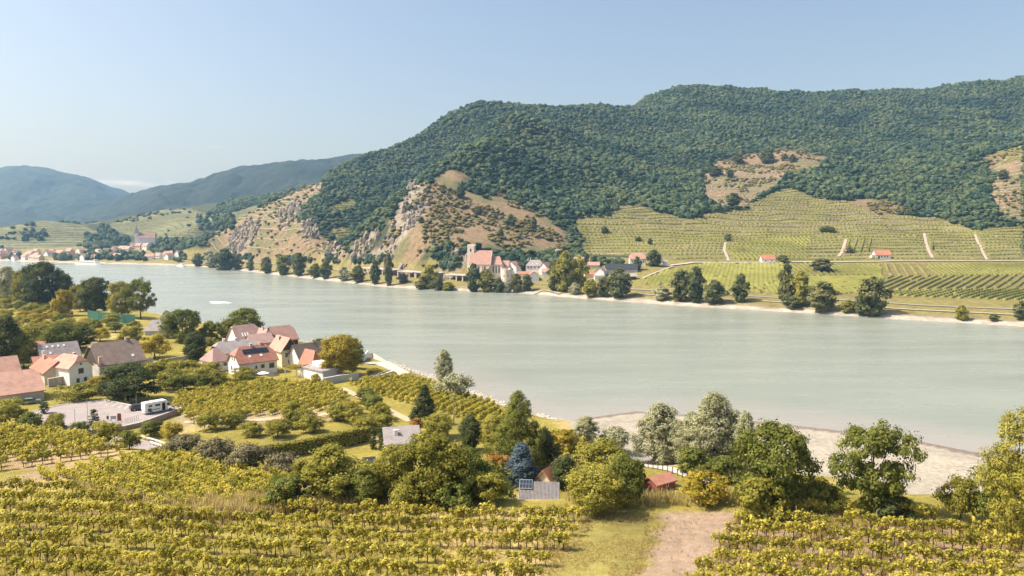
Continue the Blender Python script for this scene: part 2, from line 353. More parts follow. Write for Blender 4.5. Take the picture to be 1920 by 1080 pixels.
far_o = mesh_obj('hillside_terrain', np.stack([X, Y, ZZ], -1).reshape(-1, 3), grid_faces(nr, nc)[:, ::-1], m, smooth=True, kind='structure',
                 attrs={'cover': ('FLOAT_COLOR', 'POINT', np.c_[col, np.ones(len(col))])})
# near terrain
gx = np.concatenate([np.arange(-620, -150, 8), np.arange(-150, 130, 1.6), np.arange(130, 420, 8)])
gy = np.concatenate([np.arange(-60, 30, 6), np.arange(30, 300, 1.6), np.arange(300, 470, 4), np.arange(470, 900, 12)])
X, Y = np.meshgrid(gx, gy); ZZ = Hnear(X, Y); far_side = pl_dist(FB, X, Y)
ZZ = np.where(far_side > -120, np.minimum(ZZ, -2.5), ZZ)
fx, fy = X.ravel(), Y.ravel(); wN = -pl_dist(NB, fx, fy); n1 = fbm(fx / 14, fy / 14, 61, 4); n2 = fbm(fx / 4, fy / 4, 63, 3)
col = np.zeros((fx.size, 3)); col[:] = np.array((.285, .238, .052)); col *= (1 + .3 * n1[:, None] + .2 * n2[:, None])
dry = (n1 + .4 * n2 > .35); col[dry] = (.42, .32, .13)
bz = (fx > 14) & (fx < 140) & (wN < 50 + 8 * n1) & (wN > -60); col[bz] = np.array((.39, .345, .285)) * (1 + .2 * n2[bz, None])
wet = bz & (wN < 3.5 + 2 * n1); col[wet] = (.21, .17, .145)
rip = (~bz) & (wN < 9) & (wN > -8); col[rip] = np.array((.42, .37, .31)) * (1 + .3 * n2[rip, None])
NEARZ = {}
def nz(poly, c, var=.15):
    k = inside(plan(poly, False, 12), fx, fy); col[k] = np.array(c) * (1 + var * n1[k, None] + var * n2[k, None])
nz([(1200, 1079), (1230, 1010), (1250, 960), (1385, 958), (1345, 1010), (1300, 1079)], (.36, .26, .19), .12)
nz([(1300, 1079), (1345, 1005), (1385, 955), (1919, 1000), (1919, 1079)], (.33, .23, .155), .18)
nz([(0, 540), (45, 550), (0, 562)], (.5, .36, .22), .1)
nz([(0, 895), (235, 858), (300, 868), (180, 880), (0, 915)], (.36, .27, .17), .1)
nz([(0, 800), (230, 850), (235, 862), (0, 885)], (.40, .29, .16), .2)
nz([(320, 770), (345, 772), (640, 770), (620, 790), (340, 800)], (.36, .275, .165), .1)
nz([(1060, 962), (1245, 957), (1225, 1000), (1185, 1079), (1010, 1079), (1050, 1030)], (.26, .22, .065), .25)
m, n, l, p, o = mat('meadow_ground')
va = n.new('ShaderNodeVertexColor'); va.layer_name = 'cover'; t = noise(n, l, .9, 8, .75); t2 = noise(n, l, 6, 5, .7)
r = ramp(n, [(.28, (.6, .62, .6)), (.72, (1.32, 1.3, 1.25))]); l.new(t.outputs[0], r.inputs[0]); r2 = ramp(n, [(.3, (.75, .75, .75)), (.7, (1.2, 1.2, 1.2))]); l.new(t2.outputs[0], r2.inputs[0])
c1 = mixc(n, l, 1.0, va.outputs[0], r.outputs[0], 'MULTIPLY'); l.new(mixc(n, l, 1.0, c1, r2.outputs[0], 'MULTIPLY'), p.inputs['Base Color'])
bm_ = n.new('ShaderNodeBump'); bm_.inputs['Strength'].default_value = .8; bm_.inputs['Distance'].default_value = .25; l.new(t2.outputs[0], bm_.inputs['Height']); l.new(bm_.outputs[0], p.inputs['Normal'])
near_o = mesh_obj('river_plain_terrain', np.stack([X, Y, ZZ], -1).reshape(-1, 3), grid_faces(len(gy), len(gx)), m, smooth=True, kind='structure',
                  attrs={'cover': ('FLOAT_COLOR', 'POINT', np.c_[col, np.ones(len(col))])})
# river bed / ground sheet reaching the horizon, and the water
mesh_obj('ground', [(-7500, -280, -3.2), (7500, -280, -3.2), (7500, 6900, -3.2), (-7500, 6900, -3.2)], [(0, 1, 2, 3)], plain('bed_silt', (.2, .19, .14)), kind='structure')
m, n, l, p, o = mat('river_water')
t = noise(n, l, .012, 4, .6); tc = n.new('ShaderNodeTexCoord'); mp = n.new('ShaderNodeMapping'); mp.inputs['Rotation'].default_value = (0, 0, math.radians(-40)); mp.inputs['Scale'].default_value = (.2, 1, 1); l.new(tc.outputs['Object'], mp.inputs[0])
t = noise(n, l, .045, 7, .65, vec=mp.outputs[0]); r = ramp(n, [(.3, (.215, .235, .195)), (.7, (.25, .268, .225))]); l.new(t.outputs[0], r.inputs[0])
va = n.new('ShaderNodeVertexColor'); va.layer_name = 'shoal'
l.new(mixc(n, l, va.outputs[0], r.outputs[0], (.31, .275, .25)), p.inputs['Base Color'])
p.inputs['Roughness'].default_value = .22; p.inputs['IOR'].default_value = 1.33; p.inputs['Specular IOR Level'].default_value = .5
w1 = noise(n, l, .7, 6, .65, vec=mp.outputs[0]); rg_ = ramp(n, [(.35, (.2, .2, .2)), (.65, (.32, .32, .32))]); l.new(t.outputs[0], rg_.inputs[0]); l.new(rg_.outputs[0], p.inputs['Roughness']); bp = n.new('ShaderNodeBump'); bp.inputs['Strength'].default_value = .35; bp.inputs['Distance'].default_value = .35; l.new(w1.outputs[0], bp.inputs['Height']); l.new(bp.outputs[0], p.inputs['Normal'])
wx = np.concatenate([np.arange(-5000, -1200, 400), np.arange(-1200, -100, 20), np.arange(-100, 200, 4), np.arange(200, 900, 25), np.arange(900, 5001, 400)])
wy = np.concatenate([np.arange(-250, 100, 50), np.arange(100, 300, 4), np.arange(300, 1600, 25), np.arange(1600, 6001, 400)])
X, Y = np.meshgrid(wx, wy); wN = pl_dist(NB, X, Y).ravel(); xs = X.ravel()
shal = (1 - sstep(4, 30, wN + 6 * fbm(xs / 30, Y.ravel() / 30, 5, 3))) * sstep(-60, -10, xs) * .6
mesh_obj('river', np.stack([X, Y, 0 * X], -1).reshape(-1, 3), grid_faces(len(wy), len(wx)), m, kind='structure', attrs={'shoal': ('FLOAT_COLOR', 'POINT', np.c_[shal, shal, shal, np.ones(len(shal))])})

# distant wooded mountains
def ridge(name, prof, front, back, seed, mtl):
    NU = 330; us = np.linspace(prof[0][0], prof[-1][0], NU); vs_ = np.interp(us, [a[0] for a in prof], [a[1] for a in prof]); ds = np.interp(us, [a[0] for a in prof], [a[2] for a in prof])
    crest = np.array([at_depth(u, v, d) for u, v, d in zip(us, vs_, ds)])
    ks = np.r_[np.linspace(0, 1, 170), np.linspace(1, 2, 12)[1:]]; rows = []
    for k in ks:
        P = crest.copy()
        if k <= 1: P[:, :2] *= (front + (1 - front) * k); P[:, 2] = crest[:, 2] * (k ** 1.15)
        else: P[:, :2] *= 1 + (back - 1) * (k - 1); P[:, 2] = crest[:, 2] * (1 - .8 * (k - 1))
        env = math.sin(math.pi * min(k, 1)) ** .7 if k < 1 else 0
        P[:, 2] += env * (120 * fbm(P[:, 0] / 420, P[:, 1] / 420, seed, 5)) + (k > .02) * 13 * fbm(P[:, 0] / 55, P[:, 1] / 55, seed + 5, 3)
        rows.append(P)
    return mesh_obj(name, np.array(rows).reshape(-1, 3), grid_faces(len(ks), NU), mtl, smooth=True, kind='structure')
m, n, l, p, o = mat('distant_forest'); t = noise(n, l, .022, 10, .8); r = ramp(n, [(.3, (.006, .014, .016)), (.7, (.040, .055, .036))]); l.new(t.outputs[0], r.inputs[0]); l.new(r.outputs[0], p.inputs['Base Color'])
bm_ = n.new('ShaderNodeBump'); bm_.inputs['Strength'].default_value = 1; bm_.inputs['Distance'].default_value = 14; l.new(t.outputs[0], bm_.inputs['Height']); l.new(bm_.outputs[0], p.inputs['Normal'])
ridge('mountain_west', [(-700, 330, 4800), (-300, 320, 4800), (-60, 318, 4700), (20, 311, 4600), (80, 313, 4600), (130, 325, 4600), (180, 340, 4600), (240, 362, 4600), (300, 385, 4600), (420, 420, 4600)], .62, 1.25, 71, m)
ridge('mountain_north', [(120, 408, 3300), (180, 388, 3250), (240, 365, 3200), (290, 352, 3150), (350, 342, 3100), (400, 327, 3000), (450, 314, 3000), (510, 303, 3000), (560, 297, 3000), (620, 294, 3000), (700, 285, 3000), (900, 290, 3000)], .66, 1.4, 81, m)

# ------------------------------------------------------------------ the far-off wood on the hill
def crown_proto(name, seed, m, flat=.9, sub=2):
    bm = bmesh.new(); bmesh.ops.create_icosphere(bm, subdivisions=sub, radius=1); rg = random.Random(seed)
    lobes = [Vector((rg.uniform(-1, 1), rg.uniform(-1, 1), rg.uniform(-.4, 1))).normalized() for _ in range(7)]
    for v in bm.verts:
        d = v.co.normalized(); k = .72 + .38 * max(max(0, d.dot(q)) ** 5 for q in lobes) + rg.uniform(-.13, .13)
        v.co = d * k; v.co.z = v.co.z * flat + .75
        if v.co.z < .25: v.co.z = .25 - (.25 - v.co.z) * .35
    V = [v.co[:] for v in bm.verts]; Fc = [[q.index for q in f.verts] for f in bm.faces]; sh = [rg.random() for _ in bm.faces]; bm.free()
    return mesh_obj(name, V, Fc, m, link=False, attrs={'shade': ('FLOAT', 'FACE', sh)})
FM = leafmat('wood_leaf', (.018, .044, .028), (.046, .080, .042), (.125, .150, .062), .28, .7, 2.1)
wood = [crown_proto('wood_crown', s, FM, (.75, .95, 1.15, 1.0, 1.7)[s]) for s in range(5)]
pts = []
g = 6.1
cx, cy = np.meshgrid(np.arange(-700, 1700, g), np.arange(560, 2200, g)); cx = cx.ravel() + RNG.uniform(-g * .45, g * .45, cx.size); cy = cy.ravel() + RNG.uniform(-g * .45, g * .45, cy.size)
u_ = cx / cy * F + 960
keep = (u_ > 330) & (u_ < 2080); cx, cy = cx[keep], cy[keep]
t_ = pl_dist(FB, cx, cy); keep = t_ > 56; cx, cy = cx[keep], cy[keep]
zc = Hfar(cx, cy)
op = zone('brown', cx, cy) | zone('terrace', cx, cy) | zone('rock', cx, cy) | zone('hill_vines', cx, cy)
keep = ((zc > 30) | ((cx / cy * F + 960 < 1090) & (zc > 13) & (zc <= 30))) & ~op; cx, cy, zc = cx[keep], cy[keep], zc[keep]
nn = len(cx); sz = (2.5 + 2.6 * RNG.random(nn) ** 1.6) * (1 + .25 * fbm(cx / 60, cy / 60, 91, 2))
scatter('hillside_forest', np.c_[cx, cy, zc - 1.0], np.c_[sz * 1.18, sz * 1.18, sz * RNG.uniform(.7, 1.25, nn)], RNG.uniform(0, 6.28, nn), RNG.choice(5, nn, p=[.26, .26, .2, .2, .08]), wood)
print('forest', nn)
def crag_proto(name, seed, m):
    bm = bmesh.new(); bmesh.ops.create_icosphere(bm, subdivisions=2, radius=1); rg = random.Random(seed); pl_ = [(Vector((rg.gauss(0, 1), rg.gauss(0, 1), rg.gauss(0, .5))).normalized(), rg.uniform(.55, .9)) for _ in range(11)]
    for v in bm.verts:
        d = v.co.normalized(); k = min([1.1] + [h / max(.05, d.dot(q)) for q, h in pl_ if d.dot(q) > .3]); v.co = d * k * rg.uniform(.9, 1.08)
    V = [v.co[:] for v in bm.verts]; Fc = [[q.index for q in f.verts] for f in bm.faces]; sh = [rg.random() for _ in bm.faces]; bm.free()
    return mesh_obj(name, V, Fc, m, link=False, attrs={'shade': ('FLOAT', 'FACE', sh)})
CM = leafmat('crag_rock', (.115, .096, .076), (.20, .165, .132), (.31, .26, .215), 0., .5); crags = [crag_proto('crag', s, CM) for s in range(5)]
cq = []
for P in Z['rock']:
    A_ = abs(np.sum(P[:, 0] * np.roll(P[:, 1], -1) - P[:, 1] * np.roll(P[:, 0], -1)) / 2); n_ = int(A_ / 16) * 3; x = RNG.uniform(P[:, 0].min(), P[:, 0].max(), n_); y = RNG.uniform(P[:, 1].min(), P[:, 1].max(), n_); k = inside(P, x, y) & (fbm(x / 16, y / 16, 151, 2) > -.45); cq.append(np.c_[x[k], y[k]])
cq = np.concatenate(cq); n_ = len(cq); s = 1.2 + 3.0 * RNG.random(n_) ** 1.5; tag(scatter('cliff_crags', np.c_[cq, Hfar(cq[:, 0], cq[:, 1]) - .3 * s], np.c_[s, s, s * RNG.uniform(1.0, 2.2, n_)], RNG.uniform(0, 6.28, n_), RNG.integers(0, 5, n_), crags), 'pale broken rock of the cliffs above the river', 'cliff'); print('crags', n_)
# ------------------------------------------------------------------ plants: leaf cards on clumps, tapered trunks
class MB:
    def __init__(s): s.V = []; s.F = []; s.M = []; s.S = []; s.n = 0; s.Q = []; s.QS = []; s.qm = 0
    def add(s, V, Fc, mi=0, sh=.5):
        V = [tuple(v) for v in V]; s.V += V; s.F += [[i + s.n for i in f] for f in Fc]; s.M += [mi] * len(Fc)
        s.S += list(sh) if hasattr(sh, '__len__') else [sh] * len(Fc); s.n += len(V); return s
    def box(s, c, d, rz=0, mi=0):
        cx, cy, cz_ = c; hx, hy, hz = d[0] / 2, d[1] / 2, d[2] / 2; ca, sa = math.cos(rz), math.sin(rz); V = []
        for z in (-hz, hz):
            for x, y in ((-hx, -hy), (hx, -hy), (hx, hy), (-hx, hy)): V.append((cx + x * ca - y * sa, cy + x * sa + y * ca, cz_ + z))
        return s.add(V, [(3, 2, 1, 0), (4, 5, 6, 7), (0, 1, 5, 4), (1, 2, 6, 5), (2, 3, 7, 6), (3, 0, 4, 7)], mi)
    def prism(s, poly, z0, z1, mi=0):
        """a vertical prism over a counter-clockwise outline"""
        n = len(poly); V = [(x, y, z0) for x, y in poly] + [(x, y, z1) for x, y in poly]
        return s.add(V, [tuple(range(n))[::-1], tuple(range(n, 2 * n))] + [(i, (i + 1) % n, n + (i + 1) % n, n + i) for i in range(n)], mi)
    def side(s, poly, y0, y1, mi=0):
        """an x-z outline given depth along y"""
        n = len(poly); V = [(x, y0, z) for x, z in poly] + [(x, y1, z) for x, z in poly]
        return s.add(V, [tuple(range(n)), tuple(range(n, 2 * n))[::-1]] + [((i + 1) % n, i, n + i, n + (i + 1) % n) for i in range(n)], mi)
    def tube(s, P, R, seg=6, mi=0, cap=True):
        P = [Vector(p) for p in P]; V = []; k = len(P)
        for i, p in enumerate(P):
            t = (P[min(i + 1, k - 1)] - P[max(i - 1, 0)]).normalized(); a = t.orthogonal().normalized()
            if abs(t.z) > .7: a = (Vector((1, 0, 0)) - t * t.x).normalized()
            b = t.cross(a); r = R[i] if hasattr(R, '__len__') else R
            for q in range(seg): V.append(p + (a * math.cos(6.2832 * q / seg) + b * math.sin(6.2832 * q / seg)) * r)
        Fc = [(i * seg + q, i * seg + (q + 1) % seg, (i + 1) * seg + (q + 1) % seg, (i + 1) * seg + q) for i in range(k - 1) for q in range(seg)]
        if cap: Fc += [tuple(range(seg))[::-1], tuple((k - 1) * seg + q for q in range(seg))]
        return s.add(V, Fc, mi)
    def cards(s, C, N, size, rg, mi=0, sh=None, asp=.65):
        C = np.asarray(C); N = np.asarray(N) / np.maximum(np.linalg.norm(N, axis=1, keepdims=True), 1e-6)
        T = np.cross(N, rg.normal(size=C.shape)); T /= np.maximum(np.linalg.norm(T, axis=1, keepdims=True), 1e-6); B = np.cross(N, T)
        sz = np.asarray(size).reshape(-1, 1) * np.ones((len(C), 1))
        Q = np.stack([C - T * sz, C - B * sz * asp, C + T * sz, C + B * sz * asp], 1).reshape(-1, 3)
        s.Q.append(Q); s.QS.append(np.asarray(sh if sh is not None else rg.random(len(C)))); s.qm = mi; return s
    def mesh(s, name, mats, smooth=False):
        me = bpy.data.meshes.new(name); M, Sh = list(s.M), list(s.S)
        if not s.Q: me.from_pydata(s.V, [], s.F); M = np.array(M, np.int32); Sh = np.array(Sh, np.float32)
        else:
            Q = np.concatenate(s.Q); V = np.concatenate([np.array(s.V, float).reshape(-1, 3), Q]); nq = len(Q) // 4; fl = [i for f in s.F for i in f]; st = np.cumsum([0] + [len(f) for f in s.F])[:-1] if s.F else np.zeros(0)
            me.vertices.add(len(V)); me.vertices.foreach_set('co', V.ravel()); me.loops.add(len(fl) + nq * 4); me.loops.foreach_set('vertex_index', np.r_[np.array(fl, np.int32), np.arange(nq * 4) + s.n].astype(np.int32))
            me.polygons.add(len(s.F) + nq); me.polygons.foreach_set('loop_start', np.r_[st, len(fl) + np.arange(nq) * 4].astype(np.int32)); me.update(calc_edges=True)
            M = np.r_[np.array(M, np.int32), np.full(nq, s.qm, np.int32)].astype(np.int32); Sh = np.r_[np.array(Sh, np.float32), np.concatenate(s.QS)].astype(np.float32)
        for m in mats: me.materials.append(m)
        me.polygons.foreach_set('material_index', M)
        a = me.attributes.new('shade', 'FLOAT', 'FACE'); a.data.foreach_set('value', Sh)
        if smooth: me.polygons.foreach_set('use_smooth', np.ones(len(me.polygons), bool))
        return me
    def obj(s, name, mats, parent=None, link=True, smooth=False):
        mats = mats if isinstance(mats, (list, tuple)) else [mats]
        o = bpy.data.objects.new(name, s.mesh(name, mats, smooth))
        if link: COL.objects.link(o)
        if parent: o.parent = parent
        return o
def empty(name, loc, rz=0, sc=None):
    o = bpy.data.objects.new(name, None); COL.objects.link(o); o.location = loc; o.rotation_euler = (0, 0, rz); o.empty_display_size = .3
    if sc: o.scale = sc
    return o
def inst(name, me, parent=None, m=None):
    o = bpy.data.objects.new(name, me); COL.objects.link(o); o.parent = parent
    if m:
        o.material_slots[0].link = 'OBJECT'; o.material_slots[0].material = m
    return o
BARK = plain('bark', (.10, .075, .05), .95, .4, 3)
LEAF = {k: leafmat('leaf_' + k, *c) for k, c in {
    'olive': ((.112, .114, .018), (.275, .255, .044), (.48, .43, .09), .42, .25),
    'green': ((.062, .082, .018), (.160, .178, .036), (.33, .325, .07), .38, .25),
    'dark': ((.034, .050, .020), (.080, .098, .030), (.17, .175, .052), .32, .2),
    'golden': ((.17, .13, .014), (.38, .30, .04), (.58, .46, .09), .40, .2),
    'silver': ((.20, .205, .11), (.40, .39, .22), (.60, .58, .38), .38, .2),
    'plum': ((.085, .075, .045), (.19, .165, .09), (.32, .28, .15), .28, .2),
    'blue': ((.035, .055, .065), (.095, .135, .16), (.22, .28, .32), .12, .1),
    'orange': ((.18, .075, .018), (.40, .20, .04), (.55, .32, .08), .3, .2),
    'vine': ((.20, .195, .030), (.575, .50, .085), (.88, .76, .24), .48, .3, .6, .16),
    'vinefar': ((.13, .135, .035), (.235, .235, .06), (.335, .325, .09), .3, .2),
    'bank': ((.05, .065, .028), (.125, .132, .044), (.25, .23, .08), .3, .3), 'fardark': ((.045, .066, .032), (.105, .125, .046), (.21, .21, .08), .32, .25)}.items()}
def P_round(t): return max(0, 1 - (2 * t - .86) ** 2 / 1.32) ** .5
def P_oval(t): return (max(0, math.sin(math.pi * (t * .93 + .05))) ** .65) * (1 - .25 * t)
def P_cone(t): return max(.03, (1 - t) ** .85)
def P_col(t): return min(1, (t + .12) * 3) * (1 - t ** 3) ** .7 + .02
def P_umb(t): return (max(0, 1 - (t - .45) ** 2 / .35)) ** .5
def make_crown(seed, prof, h, w, z0, clumps, ncard, cr, card, hollow=.6, up=.35, droop=0, asp=.65, lob=.32, gap=0.08):
    rg = np.random.default_rng(seed); mb = MB(); ph = rg.uniform(0, 6.28, 4); C = []
    while len(C) < clumps:
        t = rg.random(); a = rg.uniform(0, 6.2832)
        R = w / 2 * prof(t) * (1 + lob * math.sin(2 * a + ph[0] + 3 * t) * .6 + lob * math.sin(3 * a + ph[1] - 5 * t) * .6)
        r = R * math.sqrt(rg.uniform(hollow ** 2, 1)); z = z0 + t * (h - z0)
        if rg.random() > .25 + prof(t): continue
        if gap and math.sin(3 * a + ph[2]) * math.sin(7 * t + ph[3]) > 1 - gap: continue
        C.append((r * math.cos(a), r * math.sin(a), z))
    for c in C:
        c = np.array(c); k = cr * rg.uniform(.45, 1.5); n = int(ncard * (k / cr) ** 1.2 * rg.uniform(.8, 1.2)) + 4
        D = rg.normal(size=(n, 3)); D[:, 2] = D[:, 2] * .8 + .25; D /= np.linalg.norm(D, axis=1, keepdims=True)
        P = c + D * k * np.where(rg.random((n, 1)) < .1, rg.uniform(1.0, 1.5, (n, 1)), rg.uniform(.45, 1.0, (n, 1))) * np.array([1, 1, .72]); 
        if droop: P[:, 2] -= droop * np.linalg.norm(P[:, :2] - c[:2], axis=1)
        out = np.array([c[0], c[1], (c[2] - (z0 + h) / 2) * .6]); out /= np.linalg.norm(out) + 1e-6
        N = D * .8 + out * .35 + np.array([0, 0, up]) + rg.normal(size=(n, 3)) * .35
        mb.cards(P, N, card * rg.uniform(.7, 1.3, n), rg, sh=np.clip(rg.uniform(.1, .75) * .6 + rg.random(n) * .4, 0, 1), asp=asp)
    return mb, C
def make_trunk(seed, h, z0, r, C, limbs=6):
    rg = random.Random(seed); mb = MB(); top = z0 + (h - z0) * .45; bend = (rg.uniform(-.25, .25), rg.uniform(-.25, .25))
    mb.tube([(0, 0, -.6), (0, 0, .25), (bend[0] * .5, bend[1] * .5, z0), (bend[0], bend[1], top), (bend[0] * 1.5, bend[1] * 1.5, z0 + (h - z0) * .8)], [r * 1.5, r * 1.1, r * .8, r * .5, r * .12], 7)
    for c in rg.sample(C, min(limbs, len(C))):
        zz = z0 * .9 + (min(c[2], top) - z0) * rg.uniform(.1, .6) if c[2] > z0 else z0 * .9
        mb.tube([(bend[0] * .6, bend[1] * .6, zz), (c[0] * .5, c[1] * .5, zz + (c[2] - zz) * .6), (c[0] * .95, c[1] * .95, c[2])], [r * .42, r * .27, r * .07], 5, cap=False)
    return mb
KIND = {}
def proto(kind, nvar, h, w, z0, prof, clumps, ncard, cr, card, tr, **kw):
    L = []
    for i in range(nvar):
        mb, C = make_crown(hash(kind) % 1 + 100 * len(KIND) + i, prof, h, w, z0, clumps, ncard, cr, card, **kw)
        L.append((mb.mesh('crown_' + kind, [LEAF['green']]), make_trunk(i + 5, h, z0, tr, C).mesh('trunk_' + kind, [BARK], True)))
    KIND[kind] = (L, h, w)
proto('round', 3, 12, 11, 2.0, P_round, 160, 85, 1.3, .25, .32)
proto('oval', 3, 15, 9, 1.6, P_oval, 170, 85, 1.25, .25, .34)
proto('open', 2, 14, 14, 3.2, P_round, 150, 90, 1.2, .25, .36, hollow=.45, lob=.35, gap=.22)
proto('feather', 2, 15, 12, 1.5, P_oval, 280, 55, .95, .24, .25, hollow=.3, asp=.4, lob=.35, gap=.15)
proto('willow', 2, 13, 11, 1.0, P_oval, 280, 70, .95, .27, .22, hollow=.25, asp=.4, lob=.3, droop=.25, gap=.15)
proto('spruce', 2, 14, 7, .8, P_cone, 230, 60, .75, .23, .22, hollow=.5, up=.1, droop=.45, asp=.4, lob=.15)
proto('weeper', 1, 16, 10, 1.0, lambda t: max(.08, (1 - t) ** .55), 320, 70, .85, .24, .3, hollow=.45, up=.05, droop=.9, asp=.3, lob=.45)
proto('column', 2, 6, 1.7, .15, P_col, 70, 26, .36, .15, .08, hollow=.55, asp=.45, lob=.1)
proto('fruit', 4, 4.5, 5.4, 1.3, P_umb, 90, 60, .68, .165, .13, hollow=.35, lob=.35)
proto('shrub', 3, 3.2, 4.4, .05, P_umb, 85, 60, .55, .155, .08, hollow=.3, lob=.3)
proto('bank', 3, 14, 10, .4, P_oval, 110, 30, 1.5, .6, .3, hollow=.4, lob=.35)
TREES = []
NAMES = {'round': 'broadleaf_tree', 'oval': 'broadleaf_tree', 'open': 'walnut_tree', 'feather': 'locust_tree', 'willow': 'willow_tree', 'spruce': 'spruce_tree', 'weeper': 'cypress_tree', 'column': 'column_cypress', 'fruit': 'fruit_tree', 'shrub': 'shrub', 'bank': 'bankside_tree'}
_tc = 0
def tree_at(x, y, z, h, w, kind, leaf, label, cat='tree', group=None, name=None):
    global _tc; _tc += 1
    L, ph, pw = KIND[kind]; cm, tm = L[_tc % len(L)]; rg = random.Random(_tc * 7 + 1)
    r = empty(name or NAMES[kind], (x, y, z), rg.uniform(0, 6.28), (w / pw, w / pw, h / ph))
    inst('crown', cm, r, LEAF[leaf]); inst('trunk', tm, r); tag(r, label, cat, group); return r
def trees(rows, far=False, cat='tree', group=None):
    P = hits([(u, vb) for u, vb, *_ in rows], far)
    for (u, vb, vt, wp, kind, leaf, label, *g), p in zip(rows, P):
        k = p[1] / F; gr = g[0] if g else group
        tree_at(p[0], p[1], p[2] - .1, max(.8, (vb - vt) * k * .97), wp * k * .88, kind, leaf, label, 'shrub' if kind == 'shrub' else cat, gr)
# ------------------------------------------------------------------ vineyards
def vine_meshes(seed, L=1.15, leaves=300, card=.088, h0=.6, h1=1.5, leaf='vine', wide=.30):
    rg = np.random.default_rng(seed); mb = MB()
    nb = 15
    for b in range(nb):
        c = np.array([rg.uniform(-L / 2, L / 2), rg.normal() * wide * .38, h0 + (h1 - h0) * rg.beta(1.7, 1.5)]); n = leaves // nb; k = rg.uniform(.17, .32)
        D = rg.normal(size=(n, 3)); D /= np.linalg.norm(D, axis=1, keepdims=True)
        mb.cards(c + D * k * rg.uniform(.5, 1, (n, 1)), D + np.array([0, 0, .5]) + rg.normal(size=(n, 3)) * .4, card * rg.uniform(.7, 1.3, n), rg, sh=np.clip(.1 + rg.uniform(0, .6) * .6 + rg.random(n) * .26, 0, 1), asp=.85)
    tm = MB(); b = rg.uniform(-.08, .08, 4)
    tm.tube([(0, 0, -.3), (b[0], b[1], .4), (b[2], b[3], .95)], [.05, .04, .035], 5, 1); tm.tube([(b[2], b[3], .92), (L * .45, 0, 1.05)], [.03, .015], 4, 1, False); tm.tube([(b[2], b[3], .92), (-L * .45, 0, 1.05)], [.03, .015], 4, 1, False)
    return mb, tm
VL = [LEAF['vine'], BARK]
vine_f, vine_t, vine_p = [], [], []
for s in range(6):
    a, b = vine_meshes(s); vine_f.append(a.mesh('vine_foliage', VL)); vine_t.append(b.mesh('vine_trunk', VL))
    a, b = vine_meshes(s); a.add(b.V, b.F, 1); vine_p.append(a.obj('vine_plant', VL, link=False))
vine_m = []          # lighter plants for parcels farther off
for s in range(4):
    a, b = vine_meshes(30 + s, 1.5, 130, .17, .35, 1.95, wide=.55); a.add(b.V, b.F, 1); vine_m.append(a.obj('vine_plant', VL, link=False))
def rows_in(poly, ang, gap, step, jit=.12, miss=.04, z=Hnear):
    """plants along parallel rows inside a plan outline"""
    P = np.asarray(poly); ca, sa = math.cos(ang), math.sin(ang); U = P @ np.array([ca, sa]); Wv = P @ np.array([-sa, ca]); out = []
    for ri, w in enumerate(np.arange(Wv.min() + gap / 2, Wv.max(), gap)):
        us = np.arange(U.min(), U.max(), step) + RNG.uniform(0, step); us = us + RNG.normal(size=len(us)) * jit; ws = w + RNG.normal(size=len(us)) * jit * .5
        x = us * ca - ws * sa; y = us * sa + ws * ca; k = inside(P, x, y) & (RNG.random(len(us)) > miss)
        out += [(a, b, ri) for a, b in zip(x[k], y[k])]
    A = np.array(out); return np.c_[A[:, 0], A[:, 1], z(A[:, 0], A[:, 1]), A[:, 2]]
def vineyard(name, label, px, ang, gap, step, protos, scl=(1, 1), far=False):
    A = rows_in(plan(px, far, 12), ang, gap, step); n = len(A)
    s = RNG.uniform(*scl, n); o = scatter(name, A[:, :3], np.c_[s, s * RNG.uniform(.85, 1.2, n), s * RNG.uniform(.85, 1.12, n)], ang + RNG.integers(0, 2, n) * math.pi + RNG.normal(size=n) * .08, RNG.integers(0, len(protos), n), protos)
    tag(o, label, 'vineyard'); return o
vineyard('vineyard', 'bright vineyard block between the farmhouse garden and the orchard track', [(322, 768), (330, 742), (420, 728), (500, 718), (612, 722), (650, 742), (640, 764), (560, 776), (470, 782), (345, 788)], math.radians(72), 2.5, .95, vine_m, (.8, 1.0))
vineyard('vineyard', 'long strip of vines along the riverside road beyond the conifers', [(655, 722), (700, 712), (770, 708), (850, 735), (925, 760), (960, 800), (1080, 822), (1120, 850), (1040, 858), (930, 812), (830, 775), (740, 752)], math.radians(78), 2.3, .95, vine_m, (.8, 1.0))
vineyard('vineyard', 'vine parcel with bare earth under it above the sandy track at lower left', [(0, 800), (70, 808), (150, 826), (228, 852), (140, 866), (0, 886), (-120, 905), (-120, 790)], math.radians(35), 2.3, 1.1, vine_p, (1, 1.2))
vineyard('vineyard', 'dense yellow green vineyard slope below the sandy track', [(60, 898), (180, 880), (320, 852), (420, 868), (540, 905), (520, 935), (430, 955), (300, 965), (150, 925)], math.radians(-39), 1.75, .9, vine_p, (1, 1.2))
